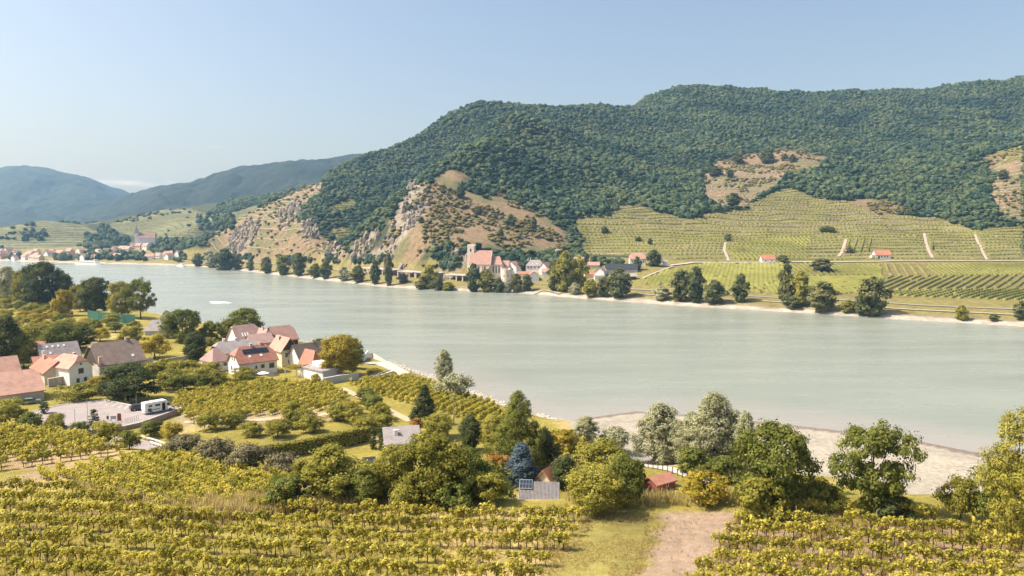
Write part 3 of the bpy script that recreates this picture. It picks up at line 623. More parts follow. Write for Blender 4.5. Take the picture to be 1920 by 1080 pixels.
# the rows nearest the viewer: plants one by one, the rest as one mass per block
BL = [('left', [(-60, 930), (0, 915), (130, 922), (300, 962), (420, 968), (560, 955), (700, 950), (930, 955), (970, 972), (1085, 965), (1092, 990), (1045, 1050), (1000, 1120), (-60, 1130)], math.radians(-5), 3.5, 'left of the dirt track'),
      ('right', [(1392, 965), (1440, 948), (1600, 955), (1780, 985), (1990, 1000), (1990, 1130), (1290, 1130), (1340, 1040)], math.radians(-10), 3.6, 'right of the dirt track')]
ALLV = []
for bi, (nm, px, ang, gap, side) in enumerate(BL):
    A = rows_in(plan(px, False, 14), ang, gap, .82, .06, .04); A = np.c_[A, np.full(len(A), bi)]; ALLV.append(A)
ALLV = np.concatenate(ALLV); dd = np.hypot(ALLV[:, 0], ALLV[:, 1])
uu = ALLV[:, 0] / ALLV[:, 1] * F + 960
vis = (uu > 5) & (uu < 1915) & ((CZ - ALLV[:, 2] - 1.2) / ALLV[:, 1] * F + 430 < 1070)
order = np.argsort(np.where(vis, dd, 1e9)); chosen = set(order[:290].tolist())
ordn = ['first', 'second', 'third', 'fourth', 'fifth', 'sixth', 'seventh', 'eighth', 'ninth', 'tenth', 'eleventh', 'twelfth', 'thirteenth', 'fourteenth']
firstrow = {b: min(int(ALLV[i, 3]) for i in chosen if ALLV[i, 4] == b) for b in (0, 1)}
for i in sorted(chosen):
    x, y, z, ri, b = ALLV[i]; ang = BL[int(b)][2] + random.choice((0, math.pi)) + random.gauss(0, .07); s = random.uniform(.82, 1.25); k = random.randrange(6)
    g = empty('grapevine', (x, y, z), ang, (s, s * random.uniform(.85, 1.2), s * random.uniform(.88, 1.12))); inst('foliage', vine_f[k], g)
    t = inst('trunk', vine_t[k], g); n_ = ordn[min(13, int(ri) - firstrow[int(b)])]
    tag(g, f'leafy grapevine in the {n_} row up from the bottom edge, {BL[int(b)][4]}', 'grapevine', f'vines of the {n_} row {BL[int(b)][4]}')
for bi, (nm, px, ang, gap, side) in enumerate(BL):
    R = np.array([i for i in range(len(ALLV)) if i not in chosen and ALLV[i, 4] == bi]); A = ALLV[R]; n = len(A); s = RNG.uniform(.82, 1.25, n)
    o = scatter('vine_rows', A[:, :3], np.c_[s, s * RNG.uniform(.85, 1.2, n), s * RNG.uniform(.88, 1.12, n)], ang + RNG.integers(0, 2, n) * math.pi + RNG.normal(size=n) * .07, RNG.integers(0, 6, n), vine_p)
    tag(o, f'remaining rows of grapevines in the foreground vineyard {side}', 'vine rows')
# trellis posts in those rows
pm = MB().box((0, 0, .95), (.07, .07, 2.3)).mesh('trellis_post', [plain('post_wood', (.30, .26, .21), .9, .3, 6)])
pi_ = 0
for i in np.argsort(dd):
    if vis[i] and dd[i] < 98 and (int(ALLV[i, 3]) * 7 + int(dd[i] * 3 + ALLV[i, 0] * 2)) % 10 == 0:
        o = inst('trellis_post', pm); a = BL[int(ALLV[i, 4])][2]; o.location = (ALLV[i, 0] + .5 * math.cos(a), ALLV[i, 1] + .5 * math.sin(a), ALLV[i, 2]); o.rotation_euler = (random.gauss(0, .03), random.gauss(0, .03), a)
        sd = BL[int(ALLV[i, 4])][4]; tag(o, f'weathered trellis post among the foreground vines {sd}', 'post', f'trellis posts {sd}'); pi_ += 1
print('vines', len(ALLV), 'posts', pi_)
# ------------------------------------------------------------------ far vineyards: hedge-like rows laid over the slope
TRACK_PX = [([(1360, 455), (1358, 470), (1366, 490)], 2.6), ([(1733, 438), (1738, 462), (1748, 484)], 2.8), ([(1828, 440), (1838, 462), (1850, 488)], 2.4), ([(1205, 523), (1240, 508), (1262, 500)], 2.6), ([(1572, 482), (1580, 470), (1586, 450)], 3), ([(1000, 552), (1020, 545), (1050, 552)], 3)]
TRACKS = [hits(p_, True)[:, :2] for p_, w_ in TRACK_PX]
def hedge_rows(name, label, segs, wd, ht, m, zf=Hfar):
    """segs: (n, 4) plan pieces of row; each becomes a rough hedge piece standing on the ground"""
    S4 = np.asarray(segs); cm_ = (S4[:, :2] + S4[:, 2:]) / 2
    for T_ in TRACKS: S4 = S4[np.abs(pl_dist(T_, cm_[:, 0], cm_[:, 1])) > 2.6]; cm_ = (S4[:, :2] + S4[:, 2:]) / 2
    n = len(S4); a = S4[:, :2]; b = S4[:, 2:]; d = b - a; L = np.hypot(d[:, 0], d[:, 1]); L[L == 0] = 1
    nx = np.stack([-d[:, 1], d[:, 0]], 1) / L[:, None]; za = zf(a[:, 0], a[:, 1]); zb = zf(b[:, 0], b[:, 1]); w = wd * RNG.uniform(.93, 1.07, (n, 1)) / 2; h = ht * RNG.uniform(.93, 1.06, n)
    V = np.zeros((n, 8, 3))
    for k, (q, zq) in enumerate(((a, za), (b, zb))):
        for j, (sgn, top) in enumerate(((-1, 0), (1, 0), (1, 1), (-1, 1))):
            V[:, k * 4 + j, :2] = q + nx * w * sgn * (.7 if top else 1); V[:, k * 4 + j, 2] = zq + (h if top else -.3)
    base = (np.arange(n) * 8)[:, None, None]; Fq = np.array([(0, 1, 2, 3), (7, 6, 5, 4), (1, 5, 6, 2), (2, 6, 7, 3), (3, 7, 4, 0)])[None] + base
    cc_ = (a + b) / 2; sh = np.repeat(np.clip(.5 + .45 * fbm(cc_[:, 0] / 38, cc_[:, 1] / 38, 201, 3) + RNG.normal(size=n) * .07, 0, 1), 5); o = mesh_obj(name, V.reshape(-1, 3), Fq.reshape(-1, 4), m, kind='stuff', attrs={'shade': ('FLOAT', 'FACE', sh)})
    tag(o, label, 'vineyard'); return o
def row_segs(poly, ang, gap, step, miss=.02):
    P = np.asarray(poly); ca, sa = math.cos(ang), math.sin(ang); U = P @ np.array([ca, sa]); Wv = P @ np.array([-sa, ca]); out = []
    for w in np.arange(Wv.min() + gap / 2, Wv.max(), gap):
        us = np.arange(U.min(), U.max(), step); um = us + step / 2; k = inside(P, um * ca - w * sa, um * sa + w * ca) & (RNG.random(len(us)) > miss)
        for q in us[k]: out.append((q * ca - w * sa, q * sa + w * ca, (q + step) * ca - w * sa, (q + step) * sa + w * ca))
    return out
def contour_segs(polys, dz, res, off=0.):
    out = []
    for P in polys:
        P = np.asarray(P); xs = np.arange(P[:, 0].min(), P[:, 0].max(), res); ys = np.arange(P[:, 1].min(), P[:, 1].max(), res)
        if len(xs) < 2 or len(ys) < 2: continue
        X, Y = np.meshgrid(xs, ys); Zg = tps(X, Y) + 1.0 * fbm(X / 90, Y / 90, 77, 2) + off; I = inside(P, X, Y)
        for tri in (((0, 0), (0, 1), (1, 1)), ((0, 0), (1, 1), (1, 0))):
            sl_ = [(slice(a, Zg.shape[0] - 1 + a), slice(b, Zg.shape[1] - 1 + b)) for a, b in tri]
            z = [Zg[s] for s in sl_]; x = [X[s] for s in sl_]; y = [Y[s] for s in sl_]; ok = I[sl_[0]]
            lo = np.floor(np.minimum(np.minimum(z[0], z[1]), z[2]) / dz); hi = np.floor(np.maximum(np.maximum(z[0], z[1]), z[2]) / dz)
            for st in range(1, 4):
                lev = (lo + st) * dz; m_ = ok & (lo + st <= hi); pts_ = []
                for a, b in ((0, 1), (1, 2), (2, 0)):
                    f = (lev - z[a]) / np.where(z[b] == z[a], 1e9, z[b] - z[a]); g = (f >= 0) & (f < 1); pts_.append((g, x[a] + f * (x[b] - x[a]), y[a] + f * (y[b] - y[a])))
                for (ga, xa, ya), (gb, xb, yb) in ((pts_[0], pts_[1]), (pts_[1], pts_[2]), (pts_[2], pts_[0])):
                    k = m_ & ga & gb
                    if k.any(): out.append(np.stack([xa[k], ya[k], xb[k], yb[k]], 1))
    A = np.concatenate(out); L = np.hypot(A[:, 0] - A[:, 2], A[:, 1] - A[:, 3]); A = A[L > .4]
    return A[RNG.random(len(A)) > .03]
VF = LEAF['vinefar']
SW = plain('terrace_stone', (.30, .235, .17), .95, .35, .4)
def stone_walls(name, label, segs, wd, ht): o = hedge_rows(name, label, segs, wd, ht, SW); o['category'] = 'terrace walls'
stone_walls('terrace_walls', 'dry stone walls between the vine terraces right of the village', contour_segs(Z['terrace'][:1], 5.4, 5.0, 1.2), .9, .9)
stone_walls('terrace_walls', 'old terrace walls on the upper brown clearing', contour_segs(Z['brown'][1:2], 4.2, 6.0), 1.0, .9)
stone_walls('terrace_walls', 'old terrace walls on the brown slope at the right edge', contour_segs(Z['brown'][2:3], 4.2, 6.0), 1.0, .9)
stone_walls('terrace_walls', 'broken terrace walls on the dry cliff spur upstream', contour_segs(Z['brown'][3:4], 5.0, 6.0), 1.0, .9)
hedge_rows('terraced_vineyard', 'vine terraces following the contours of the slope right of the village', contour_segs(Z['terrace'][:1], 2.8, 4.5), 3.0, 1.1, VF)
hedge_rows('terraced_vineyard', 'small vine terrace on the crest at the right edge above the brown slope', contour_segs(Z['terrace'][1:2], 3.2, 6.0), 3.2, 1.2, VF)
hedge_rows('terraced_vineyard', 'narrow walled vine terraces between the cliffs upstream of the church', contour_segs(Z['terrace'][2:], 3.4, 5.0), 2.6, 1.2, VF)
hedge_rows('hill_vineyard', 'pale vine slopes on the low hills behind the distant town', contour_segs(Z['hill_vines'], 4.0, 12.0), 3.0, .9, leafmat('leaf_hillvine', (.10, .095, .035), (.16, .145, .055), (.22, .19, .075), .2, .2))
for px, ang, gap, lb in [
    ([(1185, 530), (1245, 508), (1330, 494), (1470, 494), (1478, 518), (1400, 548), (1280, 538), (1225, 535)], 114, 4.6, 'flat vineyard beside the village houses on the far bank'),
    ([(1480, 494), (1650, 496), (1655, 516), (1560, 516), (1482, 518)], 80, 4.4, 'vineyard parcel below the valley road with rows running uphill'),
    ([(1658, 496), (1720, 496), (1745, 516), (1660, 516)], 66, 6.5, 'widely spaced vine rows below the red roofed road house'),
    ([(1735, 497), (1919, 494), (1990, 494), (1990, 514), (1755, 516)], 70, 4.0, 'fine green vineyard strip below the valley road at right'),
    ([(1405, 549), (1480, 520), (1660, 518), (1640, 545), (1560, 555)], 120, 4.6, 'broad vineyard parcel with diagonal rows behind the bankside trees'),
    ([(1664, 518), (1919, 516), (1990, 516), (1990, 538), (1800, 542), (1648, 544)], 50, 5.2, 'vineyard with dark row gaps slanting to the right'),
    ([(1640, 547), (1800, 544), (1990, 541), (1990, 566), (1850, 562), (1700, 556)], 40, 4.6, 'lowest vineyard rows nearest the far bank at right'),
    ([(1365, 458), (1450, 447), (1520, 445), (1515, 482), (1380, 488)], 84, 4.4, 'light green vineyard at the foot of the terraces above the small red shed'),
    ([(1585, 448), (1640, 445), (1632, 472), (1580, 474)], 62, 6.5, 'small parcel of wide upright rows left of the red roofed road house')]:
    hedge_rows('valley_vineyard', lb, row_segs(plan(px, True, 10), math.radians(ang), gap, 5.0), 2.1, 1.15, VF)
# ------------------------------------------------------------------ trees and shrubs one by one
trees([
 # far left river edge
 (15, 562, 498, 46, 'oval', 'silver', 'pale riverside tree at the far left edge of the near bank'),
 (48, 572, 505, 50, 'round', 'olive', 'olive tree leaning beside the large dark riverside tree at far left'),
 (80, 578, 491, 70, 'round', 'dark', 'largest dark riverside tree in the clump at far left'),
 (122, 578, 512, 42, 'oval', 'dark', 'narrow dark tree on the river side of the far left clump'),
 (118, 592, 545, 40, 'shrub', 'golden', 'yellowish bush at the foot of the far left tree clump'),
 (150, 584, 533, 36, 'round', 'olive', 'light olive tree between the far left clump and the green court netting'),
 (180, 592, 519, 58, 'round', 'dark', 'dark rounded tree behind the green court netting'),
 (228, 596, 527, 54, 'round', 'olive', 'paler olive tree behind the middle of the green court netting'),
 (264, 598, 519, 54, 'open', 'green', 'tall spreading tree at the river end of the green court netting'),
 # pavilion and farm surroundings
 (314, 634, 581, 42, 'willow', 'silver', 'greyish willow just behind the pavilion roof'),
 (344, 640, 579, 66, 'round', 'green', 'large round green tree beside the grey pavilion'),
 (367, 684, 620, 52, 'oval', 'dark', 'dark oval tree left of the white farm wing'),
 (395, 636, 602, 40, 'shrub', 'green', 'green shrub on the river edge left of the farmyard'),
 (425, 632, 602, 42, 'round', 'green', 'smaller green tree left of the big tree behind the farmyard'),
 (458, 634, 577, 72, 'round', 'green', 'large green tree behind the farmyard roofs at the river'),
 (290, 672, 628, 62, 'fruit', 'golden', 'yellow and rust tinted tree behind the big grey roofed house'),
 (553, 642, 624, 14, 'oval', 'green', 'small slim tree beside the rearmost farm roof'),
 (600, 652, 635, 26, 'shrub', 'green', 'small bush on the river wall left of the golden tree'),
 (638, 706, 626, 84, 'round', 'golden', 'big golden green chestnut beside the riverside garden lawn'),
 (662, 690, 633, 46, 'oval', 'green', 'darker green tree tucked behind the golden chestnut'),
 (700, 700, 690, 36, 'shrub', 'golden', 'bright yellow flowering bush on the riverside lawn'),
 (592, 716, 700, 20, 'shrub', 'golden', 'small yellow bush in front of the pergola'),
 (240, 752, 680, 108, 'round', 'dark', 'huge dark tree standing over the car park edge'),
 (150, 755, 720, 84, 'fruit', 'olive', 'broad olive bush below the white gabled house'),
 (190, 740, 705, 44, 'fruit', 'golden', 'yellow green fruit tree left of the huge dark tree'),
 (112, 704, 690, 30, 'shrub', 'golden', 'leafy bush on the courtyard wall between the red roofs'),
 (20, 800, 748, 62, 'fruit', 'olive', 'olive bush in front of the parked cars at the left edge'),
 (58, 808, 772, 48, 'fruit', 'green', 'green roadside tree in front of the car park at far left'),
 (105, 812, 775, 42, 'fruit', 'olive', 'olive roadside tree left of the small cypress on the car park'),
 (150, 822, 790, 40, 'fruit', 'green', 'small round roadside tree below the small cypress'),
 (195, 836, 790, 60, 'fruit', 'olive', 'olive roadside tree next to the pale road'),
 (243, 842, 805, 44, 'fruit', 'green', 'lone green tree standing right at the guard rail road'),
 (284, 818, 788, 46, 'fruit', 'green', 'green bush at the foot of the pink retaining wall'),
 (322, 822, 792, 44, 'fruit', 'golden', 'yellow green bush by the corner of the retaining wall'),
 # plum coloured thicket along the road
 (350, 858, 815, 76, 'fruit', 'plum', 'dull purple thicket tree nearest the guard rail road'),
 (408, 872, 822, 84, 'fruit', 'plum', 'second dull purple thicket tree from the guard rail road'),
 (468, 885, 832, 84, 'fruit', 'plum', 'third dull purple thicket tree from the guard rail road'),
 (528, 894, 848, 70, 'fruit', 'plum', 'last dull purple thicket tree beside the clipped hedge'),
 # around the clipped hedge and the grey cottage
 (700, 842, 795, 15, 'column', 'dark', 'left one of the two thin dark cypresses beside the grey roofed cottage'),
 (715, 846, 794, 15, 'column', 'dark', 'right one of the two thin dark cypresses beside the grey roofed cottage'),
 (796, 796, 716, 62, 'spruce', 'dark', 'dark pointed spruce in front of the riverside vines'),
 (780, 812, 780, 22, 'column', 'orange', 'small orange brown columnar tree behind the grey roofed cottage'),
 (822, 822, 772, 60, 'round', 'olive', 'olive tree right of the small orange tree'),
 (882, 845, 774, 48, 'oval', 'dark', 'dark tree beside the utility pole'),
 (972, 880, 718, 112, 'weeper', 'green', 'tall drooping cypress rising above the gardens in the middle'),
 (925, 850, 775, 60, 'oval', 'olive', 'olive tree left of the tall drooping cypress'),
 (1020, 872, 800, 60, 'oval', 'dark', 'dark tree on the right flank of the tall drooping cypress'),
 (978, 908, 822, 88, 'spruce', 'blue', 'blue grey spruce in front of the tall drooping cypress'),
 (930, 900, 850, 62, 'shrub', 'orange', 'orange brown drooping shrub left of the blue spruce'),
 (620, 944, 828, 112, 'oval', 'olive', 'tall olive tree above the vine rows below the clipped hedge'),
 (682, 948, 872, 70, 'oval', 'green', 'darker tree with shadowed trunk right of the tall olive tree'),
 (740, 930, 830, 80, 'round', 'olive', 'olive crown hiding the front of the grey roofed cottage'),
 (808, 940, 808, 135, 'round', 'olive', 'broad leafy tree filling the garden below the grey roofed cottage'),
 (872, 935, 838, 90, 'round', 'green', 'dark green crown on the right of the broad garden tree'),
 (540, 955, 892, 96, 'fruit', 'green', 'dark bush among tall grass at the lower end of the thicket'),
 (570, 905, 860, 50, 'fruit', 'olive', 'low olive tree between the thicket and the tall olive tree'),
 (760, 955, 905, 70, 'shrub', 'olive', 'low bush behind the last vine row below the broad garden tree'),
 (850, 955, 900, 84, 'shrub', 'green', 'rounded bush behind the last vine row near the solar roof'),
 (915, 945, 885, 74, 'fruit', 'olive', 'olive bush left of the shed with the solar panel'),
 (1000, 905, 885, 40, 'shrub', 'olive', 'light shrub just above the solar panel shed roof'),
 (1058, 915, 850, 64, 'oval', 'dark', 'dark tree beside the orange roof ridge'),
 (1130, 925, 822, 130, 'round', 'olive', 'spreading olive tree above the small concrete lane'),
 (1175, 945, 850, 76, 'round', 'green', 'shaded green tree left of the red wooden shed'),
 (1118, 962, 868, 112, 'round', 'olive', 'bright leafy walnut right of the solar panel shed'),
 (1060, 845, 805, 60, 'shrub', 'golden', 'yellow green bush at the end of the riverside vines'),
 # river edge
 (832, 718, 653, 44, 'willow', 'silver', 'slim silvery willow at the end of the riverside promenade'),
 (853, 746, 700, 74, 'shrub', 'silver', 'low spreading silvery willow scrub below the slim willow'),
 (1100, 828, 777, 60, 'willow', 'silver', 'small silvery willow bush at the edge of the gravel bar'),
 (1152, 842, 803, 62, 'shrub', 'silver', 'low grey green scrub in front of the gravel bar'),
 (1240, 870, 750, 118, 'willow', 'silver', 'left and lower one of the big silver willows on the gravel bar'),
 (1338, 872, 728, 120, 'willow', 'silver', 'tallest silver willow on the gravel bar'),
 (1296, 870, 768, 100, 'willow', 'silver', 'lower middle one of the big silver willows on the gravel bar'),
 (1395, 880, 765, 66, 'willow', 'silver', 'slender silver willow right behind the big dark tree'),
 (1300, 885, 840, 70, 'shrub', 'green', 'green undergrowth at the foot of the silver willows'),
 (1365, 905, 855, 70, 'shrub', 'green', 'shaded bush between the willows and the big dark tree'),
 (1322, 942, 884, 104, 'fruit', 'golden', 'yellow green flat topped tree right of the red wooden shed'),
 (1450, 955, 786, 140, 'round', 'green', 'big dense dark tree behind the right-hand vine rows'),
 (1425, 975, 896, 110, 'shrub', 'olive', 'olive bushes in front of the big dense dark tree'),
 (1634, 962, 780, 150, 'open', 'green', 'spreading tree with gaps in its crown before the white gravel bank'),
 (1545, 960, 905, 70, 'shrub', 'green', 'low green bush between the two big trees on the right'),
 (1660, 968, 925, 110, 'shrub', 'dark', 'dark bush in the shade of the spreading tree'),
 (1800, 978, 890, 70, 'fruit', 'olive', 'olive bush left of the tree at the right edge'),
 (1905, 1020, 750, 170, 'feather', 'olive', 'tall airy tree cut off by the right edge'),
 (1868, 990, 875, 90, 'fruit', 'green', 'green lower growth beneath the airy tree at the right edge'),
 # wooded left edge above the houses
 (14, 690, 588, 70, 'oval', 'dark', 'tall dark tree at the left edge above the red roofs'),
 (45, 690, 625, 46, 'round', 'green', 'green tree partly hiding the small red roof'),
 (72, 655, 605, 74, 'round', 'olive', 'olive tree above the white gabled house at left'),
 (118, 660, 602, 70, 'round', 'green', 'dense green tree behind the white gabled house'),
 (150, 652, 612, 54, 'round', 'dark', 'dark tree just above the ridge of the big grey roof'),
 (188, 640, 615, 40, 'fruit', 'golden', 'golden fruit tree behind the big grey roof'),
 (245, 648, 612, 50, 'fruit', 'olive', 'olive fruit tree between the big grey roof and the pavilion')], False)
# orchards: alike fruit trees, one by one
def orchard(px, n, hgt, wid, leafs, label, group, kind='fruit', seed=1, mind=4.0):
    P = plan(px, False, 12); rg = np.random.default_rng(seed); got = []
    for _ in range(4000):
        x, y = rg.uniform(P[:, 0].min(), P[:, 0].max()), rg.uniform(P[:, 1].min(), P[:, 1].max())
        if not inside(P, np.array([x]), np.array([y]))[0] or any(math.hypot(x - a, y - b) < mind for a, b in got): continue
        got.append((x, y))
        if len(got) >= n: break
    zs = Hnear(np.array([g[0] for g in got]), np.array([g[1] for g in got]))
    for (x, y), z in zip(got, zs): tree_at(x, y, float(z) - .1, hgt * rg.uniform(.8, 1.25), wid * rg.uniform(.8, 1.2), kind, leafs[rg.integers(len(leafs))], label, 'tree' if kind == 'fruit' else 'shrub', group)
orchard([(310, 742), (300, 700), (345, 690), (420, 705), (500, 712), (470, 722), (380, 735)], 11, 3.8, 5.6, ['olive', 'olive', 'green'], 'olive green fruit tree in the orchard before the white farmhouse', 'orchard before the white farmhouse', seed=3)
orchard([(355, 805), (470, 788), (640, 775), (700, 785), (740, 800), (690, 812), (500, 835), (420, 828)], 14, 3.3, 5.2, ['olive', 'olive', 'golden'], 'wide fruit tree in the orchard between vineyard and clipped hedge', 'orchard behind the clipped hedge', seed=4)
orchard([(640, 772), (660, 745), (740, 755), (770, 775), (720, 790)], 5, 3.4, 5.0, ['olive', 'green'], 'fruit tree below the riverside strip of vines', 'orchard below the riverside vines', seed=5)
orchard([(0, 565), (45, 560), (130, 592), (170, 606), (300, 605), (240, 628), (150, 625), (100, 640), (0, 625)], 46, 4.4, 7.0, ['olive', 'green', 'olive', 'golden'], 'low fruit tree in the orchard left of the green court netting', 'orchard at the far left', seed=6, mind=6)
orchard([(250, 640), (300, 625), (380, 640), (420, 655), (350, 672), (300, 660)], 7, 2.6, 4.5, ['golden', 'olive'], 'low garden bush between the pavilion and the farmyard', 'garden bushes behind the farmyard', 'shrub', 7, 5)
orchard([(270, 700), (330, 690), (345, 720), (300, 740)], 5, 4.2, 5.5, ['olive'], 'fruit tree right of the huge dark tree', 'fruit trees right of the huge dark tree', seed=8)
orchard([(590, 905), (900, 905), (940, 925), (930, 950), (600, 950)], 18, 3.4, 6.0, ['olive', 'green', 'olive'], 'bush in the overgrown garden edge behind the foreground vines', 'overgrown garden edge', 'shrub', 9, 3)
orchard([(1390, 905), (1919, 960), (1919, 985), (1700, 975), (1390, 950)], 8, 2.0, 4.5, ['green', 'olive'], 'low scrub on the bank behind the right-hand vine rows', 'scrub behind the right-hand vines', 'shrub', 10, 4)
# far bank
def tree_row(rows): trees([(a, b, c, d, k, 'fardark' if lf == 'dark' else lf, lb) for a, b, c, d, k, lf, lb in rows], True)
tree_row([(u, vb, vt, w, 'bank', lf, lb) for u, vb, vt, w, lf, lb in [
 (372, 499, 474, 22, 'bank', 'small tree at the left end of the wood below the cliff slope'), (396, 502, 476, 26, 'silver', 'pale tree beside the big dark clump on the far bank at left'),
 (422, 508, 466, 44, 'dark', 'big dark clump of trees on the far bank at left'), (446, 505, 484, 22, 'bank', 'low tree right of the big dark clump on the far bank'),
 (470, 507, 484, 16, 'dark', 'small dark tree standing apart on the far bank at left'), (500, 512, 482, 26, 'bank', 'first of three full trees below the cliff foot'),
 (532, 515, 478, 30, 'green', 'second of three full trees below the cliff foot'), (561, 517, 474, 28, 'bank', 'third of three full trees below the cliff foot'),
 (592, 520, 494, 26, 'green', 'yellowish bushy tree left of the white rock needle'), (612, 522, 486, 24, 'bank', 'bushy tree just below the white rock needle'),
 (645, 526, 500, 28, 'silver', 'pale bush at the left end of the long gallery roof'), (672, 529, 498, 30, 'bank', 'tree overlapping the left end of the long gallery roof'),
 (703, 533, 486, 20, 'dark', 'dark tree before the gallery pillars'), (729, 535, 474, 18, 'bank', 'tall slim poplar before the gallery roof'),
 (756, 530, 512, 22, 'plum', 'dull bush on the grass right of the slim poplar'), (806, 540, 496, 34, 'olive', 'olive tree before the middle of the gallery'),
 (790, 543, 525, 26, 'bank', 'low bush at the water left of the olive tree'), (822, 545, 516, 24, 'dark', 'dark bush right of the olive tree before the gallery'),
 (840, 545, 528, 26, 'olive', 'round light bush under the gallery roof end'), (888, 548, 494, 30, 'dark', 'dark tree in front of the church nave'),
 (912, 548, 505, 34, 'olive', 'olive tree below the church choir'), (936, 549, 520, 26, 'dark', 'dark round tree below the round tower'),
 (953, 549, 524, 15, 'silver', 'silvery bush at the water below the round tower'), (968, 547, 513, 28, 'bank', 'tree right of the silvery bush'),
 (988, 545, 514, 26, 'dark', 'last dark tree of the clump below the church'), (1040, 546, 488, 32, 'bank', 'left half of the tallest tree clump by the village'),
 (1058, 547, 472, 40, 'olive', 'tallest olive tree by the village'), (1086, 541, 480, 34, 'olive', 'yellowish tree right of the tallest village tree'),
 (1078, 552, 530, 26, 'silver', 'light scrub at the water below the yellowish tree'), (1108, 556, 524, 34, 'olive', 'light bushy tree at the water before the long dark roof'),
 (1132, 556, 518, 32, 'bank', 'tree between the light bushy tree and the big dark one'), (1160, 558, 503, 46, 'dark', 'big dark tree before the long dark roof'),
 (1240, 562, 536, 36, 'silver', 'low grey tree left of the trees before the flat vineyard'), (1276, 565, 505, 42, 'bank', 'broad tree before the flat vineyard'),
 (1305, 567, 500, 32, 'dark', 'tall dark tree right of the broad one before the flat vineyard'), (1340, 569, 525, 42, 'dark', 'rounded dark tree right of the tall dark one'),
 (1389, 566, 512, 32, 'dark', 'single upright tree standing alone before the vineyard'), (1474, 570, 494, 36, 'bank', 'tallest tree of the group right of the lone upright tree'),
 (1500, 573, 508, 38, 'olive', 'olive tree joined to the tallest tree of that group'), (1486, 579, 555, 30, 'dark', 'dark undergrowth below the tallest tree of that group'),
 (1542, 583, 528, 56, 'bank', 'wide rounded tree left of the big tree with long shadow'), (1590, 586, 562, 30, 'olive', 'low bush between the two big bankside trees at right'),
 (1636, 591, 518, 58, 'bank', 'big spreading tree casting a dark shadow on the far bank'), (1616, 590, 558, 30, 'dark', 'dark bush at the foot of the big spreading tree'),
 (1802, 600, 572, 26, 'olive', 'single small bush on the far bank at right'), (1864, 602, 588, 18, 'bank', 'tiny bush on the riprap at far right'), (1916, 600, 564, 30, 'dark', 'dark tree cut off by the right edge on the far bank'),
 (1226, 499, 468, 30, 'dark', 'dark conical tree beside the pink roofed house'), (1194, 506, 480, 18, 'bank', 'bushy tree left below the pink roofed house'),
 (970, 506, 488, 17, 'green', 'clipped round tree before the village houses'), (1099, 493, 476, 12, 'dark', 'small dark tree between the upper village roofs'),
 (1540, 508, 484, 46, 'bank', 'bushy clump beside the valley road'), (1592, 474, 460, 14, 'bank', 'small tree beside the tiny stone hut in the vineyards'),
 (1467, 491, 478, 26, 'bank', 'bush beside the small red shed on the valley road'), (1365, 452, 438, 16, 'bank', 'small tree at the top of the pale track'),
 (1133, 437, 424, 16, 'dark', 'dark bush alone in the left vine terraces'), (1196, 452, 444, 14, 'bank', 'small bush in the middle of the left vine terraces'),
 (1219, 458, 446, 10, 'dark', 'tiny dark tree below the middle of the terraces'), (1375, 388, 362, 28, 'dark', 'conical dark tree at the foot of the upper brown clearing'),
 (1437, 306, 280, 32, 'dark', 'dark tree clump at the top of the upper brown clearing'), (1384, 306, 288, 26, 'bank', 'dark bush at the upper left of the brown clearing'),
 (1471, 300, 288, 14, 'bank', 'left one of two small trees at the top of the brown clearing'), (1486, 305, 289, 14, 'dark', 'right one of two small trees at the top of the brown clearing'),
 (1369, 333, 318, 16, 'dark', 'small dark tree on the left side of the brown clearing'), (1340, 330, 312, 28, 'bank', 'scrubby tree at the left edge of the brown clearing'),
 (1881, 335, 318, 20, 'dark', 'dark tree on the brown slope at the right edge'), (958, 430, 401, 20, 'dark', 'dark pointed tree on the right part of the slope above the church'),
 (1000, 431, 406, 18, 'dark', 'second dark tree right of the pointed one above the church'), (939, 447, 428, 14, 'dark', 'dark tree below the green scrub above the church'),
 (895, 401, 388, 20, 'bank', 'bush in the upper brown slope above the church'), (770, 394, 384, 14, 'dark', 'dark bush on the steep left side of the church spur'),
 (790, 418, 406, 12, 'dark', 'dark bush in the middle of the church spur'), (862, 371, 350, 22, 'dark', 'dark tree at the upper edge of the slope above the church'),
 (1750, 470, 458, 4, 'bank', 'tiny bush beside the pale track in the terraces'), (1550, 434, 424, 36, 'bank', 'bushy strip in the middle of the right terraces'), (1705, 403, 388, 20, 'dark', 'round dark bush at the top of the right terraces')]])
# scrub on the brown slopes
sc_ = [crown_proto('scrub_bush', 50 + s, leafmat('leaf_scrub', (.05, .055, .022), (.115, .105, .035), (.20, .165, .06), .15, .6), .75, 2) for s in range(3)]
cxy = []
for P in Z['brown'] + Z['rock']:
    n_ = int(abs(np.sum(P[:, 0] * np.roll(P[:, 1], -1) - P[:, 1] * np.roll(P[:, 0], -1)) / 2) / 45); x = RNG.uniform(P[:, 0].min(), P[:, 0].max(), n_ * 4); y = RNG.uniform(P[:, 1].min(), P[:, 1].max(), n_ * 4)
    k = inside(P, x, y) & (fbm(x / 35, y / 35, 111, 3) > -.04 - .3 * (x < -150)); cxy.append(np.c_[x[k], y[k]])
cxy = np.concatenate(cxy); n_ = len(cxy); s = RNG.uniform(.6, 2.2, n_) ** 1.2
tag(scatter('hillside_scrub', np.c_[cxy, Hfar(cxy[:, 0], cxy[:, 1])], np.c_[s * 1.3, s * 1.3, s], RNG.uniform(0, 6.28, n_), RNG.integers(0, 3, n_), sc_), 'scattered scrub on the dry slopes and cliffs', 'scrub')
